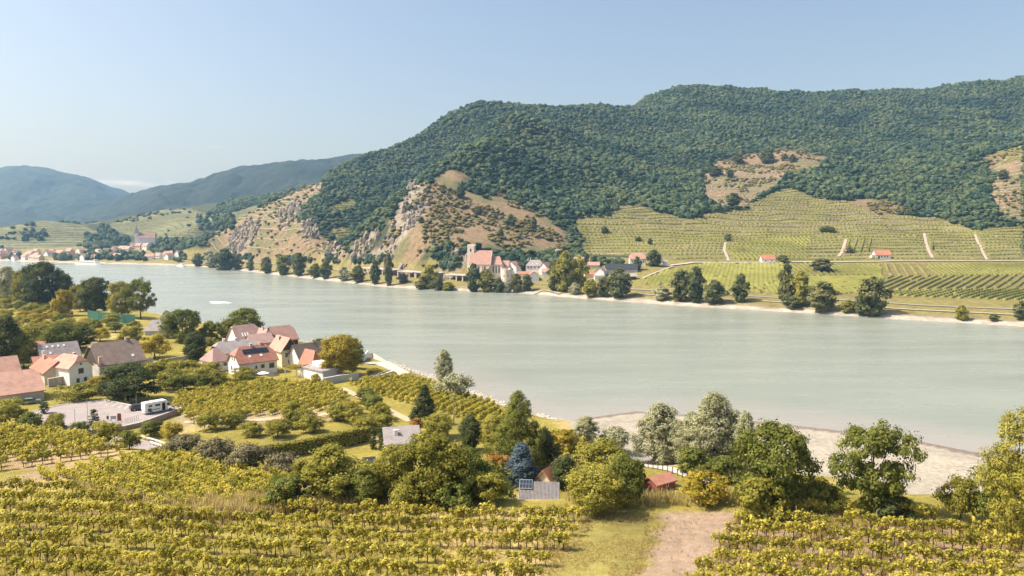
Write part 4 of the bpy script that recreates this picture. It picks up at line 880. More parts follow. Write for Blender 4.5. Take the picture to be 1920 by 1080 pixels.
# undergrowth band between far bank road and hill foot
n_ = 700; s_ = RNG.uniform(.02, .98, n_)
ux = RNG.uniform(380, 1180, n_); dk = RNG.uniform(0, 1, n_); px = [(u, np.interp(u, [380, 500, 640, 760, 880, 1000, 1180], [492, 492, 494, 500, 508, 500, 500]) - 26 * k * np.interp(u, [380, 700, 880, 1050, 1180], [.6, .5, 1.0, 1.0, .3])) for u, k in zip(ux, dk)]
hp = hits(px, True); s = RNG.uniform(1.2, 3.2, n_); k = (fbm(hp[:, 0] / 30, hp[:, 1] / 30, 131, 2) > -.1) & ~zone('terrace', hp[:, 0], hp[:, 1])
tag(scatter('hill_foot_scrub', hp[k], np.c_[s * 1.2, s * 1.2, s * 1.1][k], RNG.uniform(0, 6.28, k.sum()), RNG.integers(0, 5, k.sum()), wood), 'belt of scrub and small trees along the foot of the hill', 'scrub')
# grass
GM = leafmat('grass_blades', (.26, .21, .05), (.46, .36, .11), (.68, .56, .28), .45, .4); gp_ = []
for s in range(3):
    rg = np.random.default_rng(900 + s); mb = MB()
    for b in range(16):
        a = rg.uniform(0, 6.28); r = rg.uniform(0, .28); x, y = r * math.cos(a), r * math.sin(a); h = rg.uniform(.3, .8); lx, ly = rg.normal(size=2) * .16; w = .022
        mb.add([(x - w, y, -.05), (x + w, y, -.05), (x + lx * .5 + w * .7, y + ly * .5, h * .65), (x + lx, y + ly, h), (x + lx * .5 - w * .7, y + ly * .5, h * .65)], [(0, 1, 2, 3, 4)], 0, rg.random())
    gp_.append(mb.obj('grass_tuft', GM, link=False))
def grass(name, label, px, n, lo, hi, far=False, seed=1):
    P = plan(px, far, 14); x = RNG.uniform(P[:, 0].min(), P[:, 0].max(), n * 3); y = RNG.uniform(P[:, 1].min(), P[:, 1].max(), n * 3); k = inside(P, x, y) & (fbm(x / 5, y / 5, seed, 3) > -.25); x, y = x[k][:n], y[k][:n]; m_ = len(x)
    s = RNG.uniform(lo, hi, m_); tag(scatter(name, np.c_[x, y, Hnear(x, y)], np.c_[s, s, s * RNG.uniform(.8, 1.3, m_)], RNG.uniform(0, 6.28, m_), RNG.integers(0, 3, m_), gp_), label, 'grass')
grass('grass', 'dry grass growing between the foreground vine rows left of the dirt track', [(-60, 925), (300, 960), (1095, 948), (1110, 990), (1000, 1120), (-60, 1120)], 4500, .3, .8)
grass('grass', 'grassy strip between the vine rows and the dirt track', [(1050, 960), (1250, 955), (1235, 1000), (1180, 1120), (1000, 1120)], 5000, .10, .26, seed=2)
grass('grass', 'ragged tufts along the right edge and middle of the dirt track', [(1255, 955), (1400, 950), (1350, 1010), (1305, 1079), (1195, 1079), (1235, 1000)], 120, .15, .4, seed=12)
grass('grass', 'pale tall grass along the left edge of the dirt track', [(1215, 955), (1262, 950), (1235, 1020), (1190, 1110), (1150, 1110), (1200, 1020)], 420, .25, .5, seed=3)
grass('grass', 'tall straw coloured grass along the terrace edge behind the dirt track', [(1060, 940), (1150, 925), (1400, 925), (1500, 940), (1385, 950), (1240, 950), (1090, 956)], 1500, .9, 1.9, seed=4)
grass('grass', 'tall dry grass at the upper edge of the foreground vineyard', [(130, 915), (300, 950), (430, 945), (560, 935), (700, 938), (700, 955), (420, 975), (300, 972)], 2600, 1.2, 2.2, seed=5)
grass('grass', 'sparse grass between the vine rows right of the dirt track', [(1400, 950), (1919, 985), (1919, 1079), (1320, 1079)], 2200, .4, 1.0, seed=6)
# ------------------------------------------------------------------ buildings
WM = {'white': plain('plaster_white', (.74, .725, .70), .9, .12, .5), 'cream': plain('plaster_cream', (.60, .52, .38), .9, .12, .5), 'grey': plain('plaster_grey', (.46, .44, .40), .9, .2, .5),
      'stone': plain('stone_wall', (.42, .37, .31), .95, .3, 1.2), 'pink': plain('plaster_pink', (.60, .42, .34), .9, .15, .6), 'timber': plain('dark_timber', (.075, .062, .05), .9, .35, 2), 'red': plain('red_boards', (.27, .085, .06), .8, .25, 2), 'beige': plain('plaster_beige', (.56, .49, .40), .9, .18, .6)}
def tiles(name, c, var=.22):
    if name in MATS: return MATS[name]
    m, n, l, p, o = mat(name); t = noise(n, l, .55, 7, .7); t2 = noise(n, l, 5, 3, .6)
    r = ramp(n, [(.28, tuple(v * (1 - var * 1.5) for v in c)), (.5, c), (.75, tuple(min(1, v * (1 + var)) for v in c))]); l.new(t.outputs[0], r.inputs[0]); r2 = ramp(n, [(.3, (.8, .8, .8)), (.7, (1.15, 1.15, 1.15))]); l.new(t2.outputs[0], r2.inputs[0])
    l.new(mixc(n, l, 1.0, r.outputs[0], r2.outputs[0], 'MULTIPLY'), p.inputs['Base Color']); p.inputs['Roughness'].default_value = .8
    tc = n.new('ShaderNodeTexCoord'); wv = n.new('ShaderNodeTexWave'); wv.wave_type = 'BANDS'; wv.bands_direction = 'X'; wv.inputs['Scale'].default_value = 1.6; l.new(tc.outputs['Object'], wv.inputs[0])
    b = n.new('ShaderNodeBump'); b.inputs['Strength'].default_value = .35; b.inputs['Distance'].default_value = .06; l.new(wv.outputs[0], b.inputs['Height']); l.new(b.outputs[0], p.inputs['Normal']); MATS[name] = m; return m
RM = {'red': tiles('tile_red', (.38, .175, .125)), 'salmon': tiles('tile_salmon', (.44, .26, .20)), 'mauve': tiles('tile_mauve', (.36, .235, .205)), 'brown': tiles('tile_brown', (.235, .175, .145)), 'grey': tiles('slate_grey', (.31, .275, .27)), 'dark': tiles('slate_dark', (.04, .046, .055)), 'pink': tiles('tile_pink', (.40, .235, .19)), 'orange': tiles('tile_orange', (.39, .175, .11)), 'far': tiles('tile_hazed', (.40, .25, .21))}  # 'far': red tiles of the distant town, haze paled into their colour
GLASS = plain('window_glass', (.035, .045, .055), .12, .2, 3, .5); FRAME = plain('window_frame', (.70, .67, .62), .7, .1); DARK = plain('dark_opening', (.02, .02, .022), .95, .1); CONC = plain('concrete', (.50, .46, .42), .9, .15, .7); METAL = plain('grey_metal', (.42, .43, .44), .45, .12, 4, .5, .6); WHITE = plain('white_paint', (.70, .69, .66), .5, .06, 2, .4)
PVM = plain('solar_cells', (.018, .028, .045), .25, .3, 4, .5)
def roof_mesh(L, W, hw, hr, hl=1., hrr=1., il=0., ir=0., oh=.45, th=.22):
    """gable (h=1), half-hip (0<h<1) or hip (h=0) at each end; overhang and thickness"""
    x0, x1, yw = -L / 2 - oh, L / 2 + oh, W / 2 + oh; ze = hw - oh * hr / (W / 2); top = hw + hr; ht = top - ze
    def pts(dz):
        P = []
        for x, h, ins in ((x0, hl, il), (x1, hrr, ir)):
            s = 1 if x < 0 else -1
            P += [(x, -yw, ze + dz), (x, yw, ze + dz), (x, -yw * (1 - h), ze + ht * h + dz), (x, yw * (1 - h), ze + ht * h + dz), (x + s * ins, 0, top + dz)]
        return P
    A = pts(th); B = pts(0); V = A + B; Fc = []
    for o, fl in ((0, False), (10, True)):
        for f in ([o + 0, o + 5, o + 7, o + 9, o + 4, o + 2], [o + 6, o + 1, o + 3, o + 4, o + 9, o + 8], [o + 1, o + 0, o + 2, o + 3] if False else None, [o + 3, o + 2, o + 4], [o + 7, o + 8, o + 9]):
            if f is None: continue
            Fc.append(f[::-1] if fl else f)
    ring = [0, 5, 7, 9, 8, 6, 1, 3, 4, 2]
    rim = [(0, 5), (5, 7), (7, 8), (8, 6), (6, 1), (1, 3), (3, 2), (2, 0)]
    for a, b in rim: Fc.append([a, 10 + a, 10 + b, b])
    bm = bmesh.new(); vs_ = [bm.verts.new(v) for v in V]
    for f in Fc:
        try: bm.faces.new([vs_[i] for i in f])
        except ValueError: pass
    bmesh.ops.remove_doubles(bm, verts=bm.verts, dist=.001); bmesh.ops.dissolve_degenerate(bm, dist=.001, edges=bm.edges); bmesh.ops.recalc_face_normals(bm, faces=bm.faces)
    return bm
def bm_obj(name, bm, m, parent):
    me = bpy.data.meshes.new(name); bm.to_mesh(me); bm.free(); me.materials.append(m); o = bpy.data.objects.new(name, me); COL.objects.link(o); o.parent = parent; return o
def wall_mb(L, W, hw, hr, hl=1., hrr=1., base=-1.5):
    mb = MB(); x, y = L / 2, W / 2
    def endp(xe, h): 
        P = [(xe, -y, base), (xe, y, base), (xe, y, hw)]
        if h > .01: P += [(xe, y * (1 - h), hw + hr * h)] + ([(xe, -y * (1 - h), hw + hr * h)] if h < .99 else [])
        return P + [(xe, -y, hw)]
    a = endp(-x, hl); b = endp(x, hrr); mb.add(a, [tuple(range(len(a)))[::-1]]); mb.add(b, [tuple(range(len(b)))])
    mb.add([(-x, -y, base), (x, -y, base), (x, -y, hw), (-x, -y, hw)], [(0, 1, 2, 3)]); mb.add([(-x, y, base), (x, y, base), (x, y, hw), (-x, y, hw)], [(3, 2, 1, 0)]); return mb
def house(name, label, uv, yaw, L, W, hw, hr, wall, roof, corner=(-1, -1), hl=1., hr_=1., il=0., ir=0., win=(), chim=(), door=(), far=False, loc=None, cat='house', group=None, gable=None, oh=.45, glow=None, base=-1.5, sky_=()):
    yaw = math.radians(yaw); ca, sa = math.cos(yaw), math.sin(yaw)
    if loc is None:
        p = hits([uv], far)[0]; ox, oy = corner[0] * L / 2, corner[1] * W / 2; loc = (p[0] - (ox * ca - oy * sa), p[1] - (ox * sa + oy * ca), p[2])
    r = empty(name, loc, yaw); tag(r, label, cat, group)
    wall_mb(L, W, hw, hr, hl, hr_, base).obj('wall', WM[wall], r)
    rf = bm_obj('roof', roof_mesh(L, W, hw, hr, hl, hr_, il, ir, oh), RM[roof], r)
    if gable:      # boarded gable fields
        for s in gable[1]:
            mb = MB(); x = s * (L / 2 + .03); h = hl if s < 0 else hr_; y = W / 2 * .97
            pl_ = [(x, -y, hw), (x, y, hw)] + ([(x, y * (1 - h), hw + hr * h * .97), (x, -y * (1 - h), hw + hr * h * .97)] if h < .99 else [(x, 0, hw + hr * .97)])
            mb.add(pl_, [tuple(range(len(pl_))) if s > 0 else tuple(range(len(pl_)))[::-1]]); mb.obj('gable_boarding', WM[gable[0]], r)
    def face(f, a, z, w, h, off):
        if f == 'f': return (a * L / 2, -W / 2 - off, z), (w, .06, h)
        if f == 'b': return (a * L / 2, W / 2 + off, z), (w, .06, h)
        if f == 'l': return (-L / 2 - off, a * W / 2, z), (.06, w, h)
        return (L / 2 + off, a * W / 2, z), (.06, w, h)
    for f, a, z, w, h in win:
        c, d = face(f, a, z, w + .24, h + .24, .02); wo = MB().box(c, d).obj('window', FRAME, r)
        c, d = face(f, a, z, w, h, .045); MB().box(c, d).obj('pane', GLASS, wo)
    for f, a, z, w, h in door:
        c, d = face(f, a, z, w, h, .03); MB().box(c, d).obj('door', WM['timber'], r)
    for a, b, h in chim:
        zr = hw + hr * (1 - abs(b)); ch = MB().box((a * L / 2, b * W / 2, zr + h / 2 - .3), (.7, .6, h + .6)).box((a * L / 2, b * W / 2, zr + h + .05), (.85, .75, .14)).obj('chimney', WM['pink'] if roof != 'grey' else WM['white'], rf)
    for a, b, w, h in sky_:   # skylights on the front slope: b from eave 0 to ridge 1
        ang = math.atan2(hr, W / 2); y = -W / 2 * (1 - b); o = MB().box((0, 0, 0), (w, h, .12)).obj('skylight', WHITE, rf); o.location = (a * L / 2, y, hw + hr * b + .22 + .1); o.rotation_euler = (ang, 0, 0)
    return r
def ground_at(u, d):
    x = (u - 960) / F * d; return (x, d, float(Hnear(np.array([x]), np.array([float(d)]))[0]))
# farmyard in the middle
J = house('farmhouse', 'white two storey farmhouse with red roof and a strip of solar panels', (449, 707), 42, 11.8, 8.4, 4.1, 4.1, 'white', 'red', hl=.5, hr_=.5, il=2.2, ir=2.2,
      win=[('f', -.72, 1.9, 1.0, 1.2), ('f', -.12, 2.3, .6, .9), ('f', .22, 2.4, 1.1, 1.1), ('f', .7, 2.3, 1.6, 1.6), ('l', -.2, 5.0, .6, 1.2), ('l', .25, 5.0, .6, 1.2), ('l', .4, 2.0, .7, 1.2)], door=[('l', -.25, 1.0, 1.0, 2.2)], chim=[(-.1, -.05, 1.0), (.45, .1, 1.2)], sky_=[(-.35, .3, .7, .9), (.25, .3, .7, .9)])
ang = math.atan2(4.1, 4.2)
for k in range(9):
    pv = MB().box((0, 0, 0), (.82, 1.7, .08)).obj('solar_panel', PVM, J); pv.location = (-3.3 + k * .87, -4.2 * (1 - .6), 4.1 + 4.1 * .6 + .42); pv.rotation_euler = (ang, 0, 0)
house('farm_wing', 'small white wing with mauve hipped roof at the left of the farmhouse', (400, 698), 50, 5.6, 7.4, 3.3, 3.3, 'white', 'mauve', hl=0., hr_=0., il=2.5, ir=2.5, win=[('f', -.45, 2.0, 1.1, 1.1), ('f', .4, 2.0, 1.1, 1.1), ('l', 0, 1.9, .8, 1.1)])
house('farm_barn', 'long low barn with grey tiled roof behind the farmhouse', (413, 684), 40, 13, 8.5, 3.6, 3.2, 'grey', 'grey', hl=.6, hr_=.6, il=1.5, ir=1.5, chim=[(-.55, .1, 1.2), (.05, .1, 1.1)])
house('farm_barn', 'large mauve roofed barn at the back of the farmyard with dark gable opening', (448, 658), 44, 10, 10.5, 3.0, 5.6, 'white', 'mauve', hl=.9, hr_=.5, il=.8, ir=2.0, gable=('timber', (1,)), sky_=[(-.5, .4, .5, 1.6), (-.3, .4, .5, 1.6), (-.1, .4, .5, 1.6)])
house('farm_barn', 'mauve gabled wing with dark timber gable in the middle of the back roofs', (489, 657), 134, 9, 6.5, 3.4, 3.8, 'timber', 'mauve', corner=(-1, 1), hl=.55, il=1.4, chim=[(-.1, .1, 1.2)])
house('farm_barn', 'rearmost pinkish roofed barn right on the river side of the farmyard', (517, 655), 44, 9, 9.5, 3.2, 4.6, 'timber', 'pink', hr_=.7, ir=1.2)
house('farm_barn', 'plain grey roofed link between the farmhouse and the back barns', (474, 668), 42, 8, 8, 4.4, 2.6, 'grey', 'mauve')
house('farm_house', 'tall house with pale salmon roof and dark timber gable in the farmyard', (529, 689), 132, 9.2, 5.6, 5.4, 3.7, 'cream', 'salmon', corner=(-1, 1), gable=('timber', (-1,)), win=[('l', .45, 3.8, .9, 1.4), ('l', -.3, 3.8, .9, 1.4), ('l', .1, 1.6, .9, 1.2)], chim=[(.3, .3, 1.2)])
house('garden_house', 'brown roofed house with bright white gable beside the golden tree', (563, 692), 52, 11, 6.6, 2.9, 4.4, 'white', 'brown', chim=[(.35, 0, 1.0)])
house('garden_house', 'small steep red roofed house in front of the brown roof', (583, 703), 138, 7, 5.6, 2.0, 4.8, 'white', 'red', corner=(-1, 1), hl=.15, il=2.2)
# flat white building with glazed front
p = hits([(605, 717)], False)[0]; r = empty('studio_building', (p[0], p[1], p[2]), math.radians(48)); tag(r, 'low white flat roofed building with a gridded glass front', 'building')
MB().box((3.5, 6.0, 1.0), (7.0, 12.0, 4.2)).obj('wall', WM['white'], r); MB().box((3.5, 6.0, 3.24), (7.8, 12.8, .26)).obj('roof', RM['grey'], r)
wf = MB().box((3.5, -.04, 1.55), (6.4, .08, 2.7)).obj('window', WM['grey'], r)
for i in range(9):
    for j in range(4): MB().box((.62 + i * .72, -.10, .55 + j * .66), (.58, .05, .52)).obj('pane', plain('pale_glass', (.30, .34, .36), .15, .2, 3, .5), wf)
MB().box((4.6, 7.5, 4.0), (3.2, 5.0, 1.3)).obj('roof_lantern', WHITE, r)
# garden wall to the right of it
def wall_line(name, label, pts, h, t, m, cat='wall', far=False, zs=None, cap=None):
    P = hits(pts, far); r = empty(name, tuple(P[0])); tag(r, label, cat); o = Vector(P[0])
    for i, (a, b) in enumerate(zip(P[:-1], P[1:])):
        d = b - a; L = math.hypot(d[0], d[1]); mb = MB(); c = (a + b) / 2 - P[0]; q = math.atan2(d[1], d[0])
        mb.box((c[0], c[1], c[2] + h / 2 - .4), (L + t, t, h + .8 + abs(d[2])), q).obj('wall_section', m, r)
        if cap: MB().box((c[0], c[1], c[2] + h + abs(d[2]) / 2 + .06), (L + t + .1, t + .16, .13), q).obj('coping', cap, r)
    return r
wall_line('garden_wall', 'grey garden wall right of the flat roofed building', [(606, 722), (640, 716), (672, 712)], 1.9, .3, WM['grey'], cap=WHITE)
wall_line('garden_wall', 'low pale wall under the flower bed of the riverside lawn', [(676, 714), (712, 708), (738, 706)], .7, .35, WM['beige'], cap=WHITE)
wall_line('river_wall', 'low pale promenade wall along the river road', [(672, 668), (700, 672), (726, 682), (760, 698), (788, 714)], .6, .3, WM['beige'])
wall_line('river_wall', 'white wall around the river landing behind the golden tree', [(664, 680), (684, 676), (690, 670)], 2.2, .35, WM['white'])
wall_line('river_wall', 'pale landing wall at the water behind the farmyard', [(556, 648), (590, 652), (600, 656)], .9, .4, WM['beige'])
# pergola, parasols
p = hits([(556, 706)], False)[0]; r = empty('pergola', tuple(p), math.radians(20)); tag(r, 'pergola overgrown with yellow green leaves beside the farmhouse', 'pergola')
for x in (-3.2, 0, 3.2):
    for y in (-1.3, 1.3): MB().box((x, y, 1.2), (.18, .18, 2.6)).obj('post', WHITE, r)
for y in (-1.3, 1.3): MB().box((0, y, 2.55), (7.2, .14, .18)).obj('beam', WHITE, r)
mb, C = make_crown(501, P_umb, 3.4, 8.4, 2.5, 60, 40, .5, .16, hollow=.1, up=.8); o = mb.obj('leaf_canopy', LEAF['golden'], r); o.scale = (1, .5, 1)
def parasol(uv, m, label, w=3.6, h=2.6):
    p = hits([uv], False)[0]; r = empty('parasol', tuple(p), .4); tag(r, label, 'parasol'); MB().tube([(0, 0, 0), (0, 0, h)], .04, 6).obj('pole', METAL, r)
    V = [(0, 0, h)] + [(w / 2 * math.cos(k * math.pi / 4), w / 2 * math.sin(k * math.pi / 4), h - .65) for k in range(8)] + [(0, 0, h - .04)]
    MB().add(V, [(0, 1 + k, 1 + (k + 1) % 8) for k in range(8)] + [(9, 1 + (k + 1) % 8, 1 + k) for k in range(8)]).obj('canopy', m, r); MB().box((0, 0, .06), (.6, .6, .12)).obj('base', CONC, r)
parasol((494, 712), WHITE, 'white parasol on the farmhouse terrace'); parasol((512, 716), WM['timber'], 'dark parasol on the farmhouse terrace', 4.2)
p = hits([(508, 724)], False)[0]; r = empty('garden_pool', tuple(p), math.radians(25)); tag(r, 'small pale swimming pool with white edge below the terrace', 'pool'); MB().box((0, 0, .06), (6.5, 3.6, .5)).obj('edge', WHITE, r); MB().box((0, 0, .32), (5.8, 2.9, .03)).obj('water', plain('pool_water', (.45, .62, .62), .1, .1, 1, .5), r)
for k, (u, v) in enumerate([(700, 706), (716, 704), (729, 701)]): trees([(u, v, v - 7, 22, 'shrub', 'silver', ['left', 'middle', 'right'][k] + ' one of the pale flowering bushes on the riverside bed')], False)
# cluster at the left
house('barn', 'large barn with broad salmon red roof cut off by the left edge', (83, 750), 46, 34, 14, 2.7, 4.3, 'beige', 'salmon', corner=(1, -1), hr_=.8, ir=1.0)
house('barn', 'red roofed wing rising behind the broad barn roof at the left edge', (40, 722), 46, 16, 10, 3.4, 4.2, 'beige', 'salmon', corner=(1, -1), win=())
house('barn', 'red roofed wing running towards the river from the barn yard', (84, 722), 137, 13, 7, 3.4, 2.8, 'beige', 'red', corner=(-1, 1), chim=[(.5, .2, 1.3)])
house('shed', 'low red roofed shed linking the barn yard and the white gabled house', (66, 700), 40, 7, 5.5, 2.9, 1.6, 'timber', 'red')
house('village_house', 'white house with half hipped red roof and gable window over a stone ground floor', (131, 723), 152, 9.0, 6.6, 4.9, 2.9, 'white', 'salmon', corner=(-1, 1), hl=.5, hr_=.5, il=1.4, ir=1.4, win=[('l', .0, 3.6, 1.5, 1.5), ('l', .3, 1.0, .9, 1.3), ('l', -.35, 1.0, .9, 1.3), ('l', 0, 5.6, .5, .5)], chim=[(-.05, -.25, 1.2)])
house('village_house', 'white gabled house with grey roof and a row of skylights', (80, 692), 45, 10.5, 8, 3.1, 4.0, 'white', 'grey', sky_=[(-.6, .75, .6, .8), (-.3, .75, .6, .8), (0, .75, .6, .8), (.3, .75, .6, .8), (-.5, .3, .6, .8)], win=[('l', 0, 4.0, .8, 1.1)], chim=[(-.9, -.85, 1.8)])
house('village_house', 'big house with steep brown grey roof and dark timber gable', (187, 708), 49, 13, 12, 3.7, 5.6, 'grey', 'brown', hl=.82, hr_=.82, il=.9, ir=.9, gable=('timber', (-1,)), win=[('f', -.78, 1.7, 1.3, 1.7), ('f', -.5, 1.7, 1.3, 1.7), ('f', -.2, 1.7, 1.3, 1.7), ('f', .2, 1.7, 1.3, 1.7)], chim=[(.55, .0, .9), (-.95, -.95, 2.0)], sky_=[(.55, .22, .7, .9)])
house('garden_shed', 'small red roof hidden among trees at the left edge', (44, 668), 20, 6, 5, 2.4, 2.0, 'timber', 'red')
house('pavilion', 'pavilion with grey pyramid roof beside the river trees', (291, 628), 15, 8, 7, 2.4, 3.4, 'white', 'grey', corner=(0, -1), hl=0., hr_=0., il=3.2, ir=3.2, oh=.9)
wall_line('courtyard_wall', 'weathered stone courtyard wall between the barn and the white gabled house', [(92, 726), (130, 719)], 2.3, .4, WM['stone'], cap=WM['beige'])
wall_line('garden_wall', 'long low stone wall behind the huge dark tree', [(300, 682), (350, 676)], 1.4, .4, WM['stone'])
wall_line('yard_wall', 'stone yard wall right of the big brown roof', [(268, 694), (286, 690)], 3.2, .4, WM['grey'])
# cottages in the gardens
house('cottage', 'cottage with grey metal roof and white chimney among the garden trees', (724, 857), 14, 6.4, 6.4, 2.6, 2.3, 'white', 'grey', corner=(-1, -1), chim=[(-.35, -.5, 1.0)])
house('garden_hut', 'tiny bright white garden hut half hidden by the olive trees', None, 18, 2.0, 2.0, 2.2, .7, 'white', 'dark', oh=.15, loc=ground_at(686, 129))
sx, sy = (1012 - 960) / F * 104, 104.0; sz = 50 - (940 - 430) / F * 104 + -.6
r = empty('solar_shed', (sx, sy, 8.3), math.radians(-4)); tag(r, 'shed with pale corrugated roof and one solar module behind the vines', 'shed')
MB().box((0, 2.5, .6), (5.2, 4.4, 3.6)).obj('wall', WM['timber'], r); mb = MB(); nrb = 30; V = []; 
for i in range(nrb * 2 + 1):
    x = -3.0 + 6.0 * i / (nrb * 2); dz = .07 if i % 2 else 0; V += [(x, -.6, 2.5 + dz), (x, 2.5, 4.15 + dz), (x, 5.6, 2.5 + dz)]
mb.add(V, [(3 * i, 3 * i + 3, 3 * i + 4, 3 * i + 1) for i in range(nrb * 2)] + [(3 * i + 1, 3 * i + 4, 3 * i + 5, 3 * i + 2) for i in range(nrb * 2)]); ro = mb.obj('roof', plain('fibre_cement', (.18, .165, .165), .9, .35, 2), r)
pa = math.atan2(1.65, 3.1); pv = MB().box((0, 0, 0), (1.9, 1.75, .07)).obj('solar_module', METAL, r); pv.location = (-2.0, 1.75, 4.0); pv.rotation_euler = (pa, 0, 0)
for i in range(4):
    for j in range(2): MB().box((-.69 + i * .46, -.41 + j * .82, .045), (.42, .76, .02)).obj('solar_cell', PVM, pv)
house('garden_shed', 'red wooden shed with low roof at the end of the concrete lane', None, 35, 4.4, 3.2, 1.3, .8, 'red', 'red', win=[('f', .1, 1.0, .4, .6)], oh=.3, loc=ground_at(1243, 121))
house('garden_house', 'steep orange roof showing between trees below the blue spruce', None, 60, 3.4, 3.2, 1.2, 1.9, 'cream', 'orange', loc=ground_at(1030, 123))
# car park deck
dz = 7.6; DP = [at_z(u, v, dz)[:2] for u, v in [(20, 800), (60, 772), (120, 758), (187, 748), (262, 763), (342, 764), (264, 792), (215, 803), (120, 812)]][::-1]
area = sum(a[0] * b[1] - b[0] * a[1] for a, b in zip(DP, DP[1:] + DP[:1])); DP = DP if area > 0 else DP[::-1]
ASP = plain('pale_asphalt', (.29, .25, .24), .92, .2, .35); r = empty('parking_deck', (DP[0][0], DP[0][1], dz)); tag(r, 'raised car park with pale surface and pinkish retaining wall', 'car park')
o_ = DP[0]; R_ = [(x - o_[0], y - o_[1]) for x, y in DP]; MB().prism(R_, -6, -.03).obj('retaining_wall', plain('pink_concrete', (.42, .29, .255), .9, .15, .5), r)
cxy_ = np.mean(R_, axis=0); MB().prism([(x + (cxy_[0] - x) * .012, y + (cxy_[1] - y) * .012) for x, y in R_], -.02, .0).obj('surface', ASP, r)
for (a, b) in zip(R_, R_[1:] + R_[:1]):
    d = math.hypot(b[0] - a[0], b[1] - a[1]); MB().box(((a[0] + b[0]) / 2, (a[1] + b[1]) / 2, .03), (d, .35, .18), math.atan2(b[1] - a[1], b[0] - a[0])).obj('kerb', CONC, r)
for k in range(7):
    a = at_z(200 + 10 * k, 752 + 2.2 * k, dz); b_ = at_z(185 + 12 * k, 757 + 2.6 * k, dz); d = math.hypot(b_[0] - a[0], b_[1] - a[1])
    MB().box(((a[0] + b_[0]) / 2 - o_[0], (a[1] + b_[1]) / 2 - o_[1], .006), (d, .12, .004), math.atan2(b_[1] - a[1], b_[0] - a[0])).obj('bay_line', WHITE, r)
def on_deck(u, v): return at_z(u, v, dz)
# motorhome
x, y, z = on_deck(297, 772); r = empty('motorhome', (x, y, z), math.radians(50), (.92, .92, .92)); tag(r, 'white motorhome parked at the edge of the raised car park', 'motorhome')
BODY = plain('vehicle_white', (.74, .74, .72), .35, .05, 2, .5)
MB().side([(-3.7, .45), (2.0, .45), (2.0, 1.2), (3.0, 1.25), (3.55, .95), (3.6, .45), (3.7, .5), (3.65, 1.05), (3.05, 1.4), (2.2, 2.35), (1.6, 2.95), (-3.55, 2.95), (-3.7, 2.8)], -1.12, 1.12).obj('body', BODY, r)
for s in (-1, 1):
    for xw in (-2.2, 2.55):
        w = MB().tube([(xw, s * 1.16, .36), (xw, s * .9, .36)], .37, 14).obj('wheel', plain('tyre_rubber', (.02, .02, .02), .8, .2), r); MB().tube([(xw, s * 1.175, .36), (xw, s * 1.15, .36)], .2, 10).obj('rim', METAL, w)
    for xw, w_, zc_ in ((-2.4, .8, 2.05), (-.6, 1.3, 2.05), (-2.6, .9, 1.1)): MB().box((xw, s * 1.13, zc_), (w_, .05, .5 if zc_ > 2 else .8)).obj('window', GLASS, r)
    MB().side([(1.75, 1.55), (2.75, 1.55), (2.2, 2.2), (1.75, 2.2)], s * 1.16 if s < 0 else 1.12, s * 1.12 if s < 0 else 1.16).obj('cab_window', GLASS, r)
    MB().box((-1.4, s * 1.13, 1.05), (2.6, .03, .22)).obj('stripe', plain('teal_decal', (.10, .24, .25), .4, .1), r)
MB().box((.85, -1.14, 1.45), (.75, .06, 1.9)).obj('door', DARK, r); MB().box((1.35, -1.30, 1.5), (.08, .5, 1.85)).obj('open_door_leaf', BODY, r)
MB().add([(2.26, -.95, 2.33), (2.26, .95, 2.33), (3.0, .95, 1.5), (3.0, -.95, 1.5)], [(0, 3, 2, 1)]).obj('windscreen', GLASS, r).location = (.03, 0, .03)
MB().box((-3.73, 0, 2.1), (.05, 1.2, .5)).obj('rear_window', plain('pale_panel', (.6, .62, .6), .4, .1), r)
for s in (-1, 1): MB().box((-3.73, s * .9, .9), (.05, .2, .5)).obj('tail_light', plain('lamp_red', (.4, .03, .02), .3, .1), r)
MB().box((-1.2, 0, 3.03), (.8, .8, .14)).obj('roof_vent', BODY, r)
def car(loc, yaw, m, label):
    r = empty('car', loc, yaw); tag(r, label, 'car')
    MB().side([(-2.1, .3), (2.1, .3), (2.15, .65), (1.95, .85), (1.0, .95), (.35, 1.42), (-1.2, 1.45), (-1.95, .98), (-2.15, .85)], -.86, .86).obj('body', m, r)
    for s in (-1, 1):
        MB().side([(.85, .98), (.3, 1.36), (-1.15, 1.38), (-1.7, .98)], s * .88 if s < 0 else .86, s * .86 if s < 0 else .88).obj('side_window', GLASS, r)
        for xw in (-1.3, 1.3): w = MB().tube([(xw, s * .88, .31), (xw, s * .68, .31)], .31, 12).obj('wheel', MATS['tyre_rubber'], r); MB().tube([(xw, s * .895, .31), (xw, s * .87, .31)], .18, 8).obj('rim', METAL, w)
    MB().add([(.42, -.75, 1.4), (.42, .75, 1.4), (1.02, .75, .97), (1.02, -.75, .97)], [(0, 3, 2, 1)]).obj('windscreen', GLASS, r).location = (.02, 0, .03); MB().add([(-1.22, -.75, 1.43), (-1.22, .75, 1.43), (-1.93, .75, 1.0), (-1.93, -.75, 1.0)], [(0, 1, 2, 3)]).obj('rear_window', GLASS, r).location = (-.02, 0, .03)
    for s in (-1, 1): MB().box((2.08, s * .62, .66), (.08, .3, .14)).obj('headlight', WHITE, r)
car((*on_deck(262, 768)[:2], dz), math.radians(40), plain('car_dark', (.05, .055, .06), .3, .1, 2, .5), 'dark car parked behind the motorhome')
p = hits([(58, 757)], False)[0]; car((p[0], p[1], max(p[2], 5)), math.radians(30), plain('car_teal', (.16, .19, .19), .3, .1, 2, .5), 'grey green car parked under the barn eaves at left')
p = hits([(38, 754)], False)[0]; car((p[0], p[1] + 1.0, p[2]), math.radians(28), MATS['car_dark'], 'dark car half hidden left of the grey green car')
